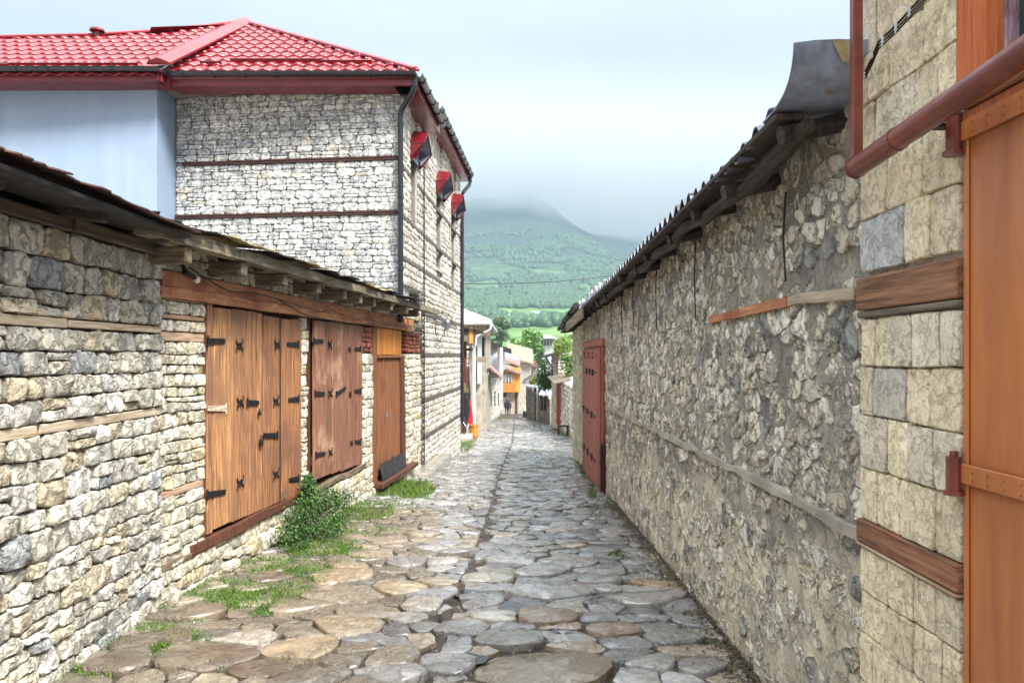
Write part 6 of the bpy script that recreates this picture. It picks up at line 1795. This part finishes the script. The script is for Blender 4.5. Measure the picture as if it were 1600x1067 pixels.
tr_px(815, 553, 118, 34, 'brownish low tree behind the two chimneys', [(.14, .15, .07), (.1, .12, .05)], seed=15, n=1600, leaf=.2)
tr_px(846, 514, 210, 26, 'dark feathery tree behind the white villa', G3, seed=6, n=1600, leaf=.4)
tr_px(872, 526, 190, 36, 'grey green tree right of the white villa', G2, seed=7, n=1800, leaf=.35)
tr_px(889, 520, 230, 30, 'small hazy tree near the barn corner', G2, seed=8, n=1200, leaf=.4)
# vines and shrubs in the lane
def shrub(name, label, cat, blobs, cols, n, leaf, seed, mat='leaf', stems=6, base=None, group=None):
    r = random.Random(seed)
    b0 = Vector(base) if base else Vector(blobs[0][0])
    t = thing(name, label, cat, tuple(b0), group)
    mb = MB()
    for k in range(stems):
        c, rad = r.choice(blobs); c = Vector(c)
        tip = c + Vector((r.uniform(-1, 1), r.uniform(-1, 1), r.uniform(0, 1))) * (rad if not isinstance(rad, tuple) else rad[0]) * .8
        mid = (b0 + tip) / 2 + Vector((r.uniform(-1, 1), r.uniform(-1, 1), 0)) * .06
        mb.tube([b0 + Vector((r.uniform(-.05, .05), r.uniform(-.05, .05), -.03)), mid, tip], [.012, .009, .004], 5)
    mb.build('stem', M['bark'], t)
    pts = []
    for _ in range(n):
        c, rad = r.choice(blobs); rad3 = rad if isinstance(rad, tuple) else (rad,) * 3
        d = Vector((r.gauss(0, 1), r.gauss(0, 1), r.gauss(0, 1))).normalized() * (r.random() ** .45) * (1.35 if r.random() < .08 else 1)
        pts.append(Vector(c) + Vector((d.x * rad3[0], d.y * rad3[1], d.z * rad3[2])))
    mb = MB(); leafmesh(mb, pts, leaf, cols, r); mb.build('foliage', M[mat], t)
    return t
v = lambda px, py, Y: ray(px, py, Y)
shrub('vine', 'yellow green vine tumbling over the wall top beside the barn corner', 'vine', [(v(876, 540, 34), .36), (v(884, 533, 34), .3), (v(872, 547, 34), .25), (v(890, 545, 34), .35)], [(.30, .42, .07), (.2, .34, .06)], 1500, .05, 11, base=v(886, 592, 34))
shrub('vine', 'darker green vine hanging on the wall above the red door', 'vine', [(v(886, 570, 33), .34), (v(890, 580, 33), .28), (v(884, 560, 33), .25), (v(892, 565, 33), .25)], [(.10, .22, .05), (.16, .28, .06)], 1300, .05, 12, base=v(888, 594, 33))
shrub('vine', 'dense green vine spilling over the low shed', 'vine', [(v(850, 578, 41), .42), (v(855, 590, 41), .36), (v(845, 592, 41), .42), (v(857, 601, 41), .3), (v(848, 602, 41), .35)], [(.09, .2, .045), (.14, .28, .06), (.06, .14, .04)], 2600, .06, 13, base=v(855, 625, 41))
shrub('shrub', 'yellowing shrub left of the vine on the low shed', 'shrub', [(v(836, 591, 52), .34), (v(831, 596, 52), .25)], [(.42, .34, .08), (.25, .30, .07)], 600, .06, 14, base=v(836, 612, 52))
# bush in front of the shop
bx_, by_ = -2.0, 7.05
gzb = G(0, by_)
shrub('bush', 'leafy green bush growing against the shop between the two wide doors', 'bush', [((-2.0, 6.75, gzb + .14), (.2, .26, .14)), ((-2.02, 7.05, gzb + .24), (.18, .26, .2)), ((-2.0, 7.35, gzb + .33), (.14, .24, .18)), ((-1.95, 7.75, gzb + .26), (.14, .24, .15)), ((-1.86, 7.95, gzb + .2), (.2, .3, .16)), ((-1.78, 7.3, gzb + .12), (.16, .36, .12)), ((-2.04, 7.4, gzb + .5), (.07, .14, .10))],
      [(.035, .10, .018), (.055, .15, .025), (.09, .21, .035), (.025, .065, .016)], 6800, .015, 16, stems=26, base=(-2.02, 7.25, gzb))
# grass and low weeds
rg = random.Random(99)
mb = MB()
patches = [(645, 768, 34, 14, 1500, .09), (560, 800, 60, 16, 1700, .055), (600, 770, 24, 8, 500, .06), (615, 790, 30, 10, 300, .05), (500, 858, 66, 18, 1900, .04), (430, 885, 60, 18, 1700, .035), (350, 925, 66, 18, 1600, .035), (400, 945, 52, 18, 1300, .035), (440, 925, 46, 12, 700, .03), (520, 890, 40, 12, 600, .03), (300, 1000, 30, 14, 500, .03), (260, 1025, 20, 12, 420, .06), (335, 1046, 16, 6, 160, .05), (250, 985, 40, 10, 350, .03), (545, 865, 30, 20, 500, .035), (470, 905, 50, 12, 500, .03),
           (728, 697, 14, 10, 400, .10), (735, 688, 10, 6, 200, .10), (300, 965, 30, 10, 250, .03), (690, 735, 14, 8, 160, .04), (700, 722, 14, 6, 160, .05),
           (968, 872, 24, 8, 260, .03), (1000, 905, 26, 12, 200, .02), (930, 800, 10, 14, 220, .03), (925, 770, 8, 12, 200, .05), (912, 735, 6, 14, 200, .06), (1120, 970, 24, 20, 200, .02), (885, 680, 14, 5, 260, .10), (870, 674, 12, 4, 200, .10), (780, 657, 16, 3, 200, .12), (1065, 1000, 16, 14, 130, .02), (150, 1050, 40, 12, 160, .03), (842, 664, 16, 3, 150, .1),
           (585, 830, 40, 10, 380, .03), (520, 830, 40, 12, 500, .05)]
for px, py, rx, ry, n, hh in patches:
    for _ in range(n):
        a_ = rg.uniform(0, 6.28); q = rg.random() ** .6
        x, y = ground_at(px + rx * q * math.cos(a_), py + ry * q * math.sin(a_))
        if mnoise.noise(Vector((x * 6, y * 5, 2))) < -.22: continue
        x = min(max(x, XL(y) + .01), XR(y) - .01)
        z = G(x, y) + .0
        h = hh * rg.uniform(.5, 1.3); t = rg.uniform(0, 6.28); wd = .0022 + .001 * y * .18; ln = h * rg.uniform(.2, .8)
        dx, dy = math.cos(t), math.sin(t); k = rg.uniform(.5, .95); col = rg.choice([(.13, .27, .04), (.2, .34, .06), (.26, .38, .08), (.08, .17, .03)]); col = tuple(c * k for c in col)
        sx, sy = -dy * wd, dx * wd
        mb.add([(x - sx, y - sy, z), (x + sx, y + sy, z), (x + dx * ln * .4 + sx * .7, y + dy * ln * .4 + sy * .7, z + h * .65), (x + dx * ln, y + dy * ln, z + h), (x + dx * ln * .4 - sx * .7, y + dy * ln * .4 - sy * .7, z + h * .65)], [(0, 1, 2, 3, 4)], col)
g_ = mb.build('grass', M['grass'], kind='stuff')
mb = MB(); pts = []
for px, py, rx, ry, n, hh in patches:
    for _ in range(int(n * 1.1)):
        a_ = rg.uniform(0, 6.28); q = rg.random() ** .6
        x, y = ground_at(px + rx * 1.1 * q * math.cos(a_), py + ry * 1.1 * q * math.sin(a_))
        if y > 12 or mnoise.noise(Vector((x * 4, y * 4, 7))) < -.05: continue
        x = min(max(x, XL(y) + .01), XR(y) - .01)
        pts.append(Vector((x, y, G(x, y) + rg.uniform(.004, .03))))
for _ in range(6500):   # moss and dark weeds at the foot of the right wall
    y = 2.8 + 13 * rg.random(); x = XR(y) - abs(rg.gauss(0, .08)) - .01
    if mnoise.noise(Vector((y * 1.3, 3, 7))) < -.1: continue
    pts.append(Vector((x, y, G(x, y) + rg.uniform(.0, .03))))
for _ in range(2600):
    y = 3.6 + 9 * rg.random(); x = XL(y) + abs(rg.gauss(0, .07)) + .02
    if mnoise.noise(Vector((y * 1.1, 9, 3))) < 0: continue
    pts.append(Vector((x, y, G(x, y) + rg.uniform(0, .05) * (1 - min(1, (x - XL(y)) * 5)))))
leafmesh(mb, pts, .0085, [(.08, .20, .03), (.12, .26, .04), (.06, .13, .03), (.12, .16, .05)], rg, 1.4)
mb.build('low_weeds', M['leaf'], kind='stuff')
# earth and leaf litter against the right wall
mb = MB()
for _ in range(5000):
    y = 2.6 + 7 * rg.random(); x = XR(y) - abs(rg.gauss(0, .08)) - .005
    s_ = rg.uniform(.004, .014); z = G(x, y) + rg.uniform(0, .03); k = rg.uniform(.4, 1)
    mb.add([(x - s_, y, z), (x, y - s_, z + s_ * .3), (x + s_, y, z), (x, y + s_, z + s_ * .6)], [(0, 1, 2, 3)], (.16 * k, .11 * k, .07 * k))
mb.build('leaf_litter', M['gravel'], kind='stuff')

# woods on the hillside: far-off masses of rounded crowns
rw = random.Random(55); mb = MB()
base_v = []
for j in range(1, 4):
    for k in range(7):
        t = math.pi * j / 4.6; p = 2 * math.pi * k / 7 + j * .4
        base_v.append((math.sin(t) * math.cos(p), math.sin(t) * math.sin(p), math.cos(t)))
base_f = []
for j in range(2):
    for k in range(7): base_f.append((j * 7 + k, (j + 1) * 7 + k, (j + 1) * 7 + (k + 1) % 7, j * 7 + (k + 1) % 7))
base_v.append((0, 0, 1)); base_f += [(21, k, (k + 1) % 7) for k in range(7)]
cnt = 0
for _ in range(90000):
    if cnt > 13000: break
    Y = rw.uniform(420, 1900); px = rw.uniform(640, 1080); x = axpx(px, Y); z = terrain(x, Y)
    py = 555 - F * (z - EYE) / Y
    dn = mnoise.noise(Vector((x / 110, Y / 110, 0))) + .5 * mnoise.noise(Vector((x / 40, Y / 40, 3)))
    belt = (1.0 if 452 < py < 482 else (.35 if py < 452 else -.55))
    if dn + belt * .55 < .12 + rw.uniform(-.05, .15): continue
    s_ = rw.uniform(2.0, 3.6) if rw.random() < .5 else rw.uniform(3.2, 5.6); cnt += 1
    k = rw.uniform(.7, 1.3); col = (.045 * k, .12 * k, .04 * k)
    mb.add([(x + a_ * s_ * rw.uniform(.8, 1.2), Y + b_ * s_, z + s_ * .6 + c_ * s_ * rw.uniform(.8, 1.2)) for a_, b_, c_ in base_v], base_f, col)
o_w = mb.build('hillside_wood', M['leaf'], kind='stuff')
o_w.data.polygons.foreach_set('use_smooth', [True] * len(o_w.data.polygons))

# ------------------------------------------------------------------ haze
hz = bpy.data.materials.new('haze'); hz.use_nodes = True
t = hz.node_tree; t.nodes.clear()
o_ = t.nodes.new('ShaderNodeOutputMaterial'); pv = t.nodes.new('ShaderNodeVolumePrincipled')
pv.inputs['Color'].default_value = (.36, .465, .60, 1); pv.inputs['Density'].default_value = .00036
t.links.new(pv.outputs[0], o_.inputs['Volume'])
mb = MB(); mb.box((-4400, -75, -60), (4400, 4000, 740)); hb = mb.build('haze', hz, kind='stuff')

# low cloud lying against the mountain
cm = bpy.data.materials.new('cloud'); cm.use_nodes = True
t = cm.node_tree; t.nodes.clear(); N = t.nodes.new; K = t.links.new
o_ = N('ShaderNodeOutputMaterial'); pv = N('ShaderNodeVolumePrincipled'); pv.inputs['Color'].default_value = (.90, .92, .93, 1)
geo = N('ShaderNodeNewGeometry'); tcn = N('ShaderNodeTexCoord')
n1 = N('ShaderNodeTexNoise'); n1.inputs['Scale'].default_value = .0035; n1.inputs['Detail'].default_value = 4; n1.inputs['Roughness'].default_value = .5
K(geo.outputs['Position'], n1.inputs['Vector'])
sp = N('ShaderNodeSeparateXYZ'); K(geo.outputs['Position'], sp.inputs[0])
# base of the cloud sags towards the right hand side of the mountain
bx = N('ShaderNodeMapRange'); bx.inputs['From Min'].default_value = -100; bx.inputs['From Max'].default_value = 260; bx.inputs['To Min'].default_value = 410; bx.inputs['To Max'].default_value = 300
K(sp.outputs['X'], bx.inputs['Value'])
sb = N('ShaderNodeMath'); sb.operation = 'SUBTRACT'; K(sp.outputs['Z'], sb.inputs[0]); K(bx.outputs[0], sb.inputs[1])
ns = N('ShaderNodeMath'); ns.operation = 'MULTIPLY_ADD'; ns.inputs[1].default_value = 380; ns.inputs[2].default_value = -190
K(n1.outputs['Fac'], ns.inputs[0])
ad = N('ShaderNodeMath'); ad.operation = 'ADD'; K(sb.outputs[0], ad.inputs[0]); K(ns.outputs[0], ad.inputs[1])
g1 = N('ShaderNodeMapRange'); g1.inputs['From Min'].default_value = 0; g1.inputs['From Max'].default_value = 170; g1.inputs['To Min'].default_value = 0; g1.inputs['To Max'].default_value = .006
g1.interpolation_type = 'SMOOTHSTEP'
K(ad.outputs[0], g1.inputs['Value'])
g2 = N('ShaderNodeMapRange'); g2.inputs['From Min'].default_value = 900; g2.inputs['From Max'].default_value = 480; g2.interpolation_type = 'SMOOTHSTEP'
K(sp.outputs['Z'], g2.inputs['Value'])
mu = N('ShaderNodeMath'); mu.operation = 'MULTIPLY'; K(g1.outputs[0], mu.inputs[0]); K(g2.outputs[0], mu.inputs[1])
K(mu.outputs[0], pv.inputs['Density']); K(pv.outputs[0], o_.inputs['Volume'])
mb = MB(); mb.box((-1500, 2000, 250), (1500, 2420, 905)); cb_ = mb.build('cloud', cm, kind='stuff')
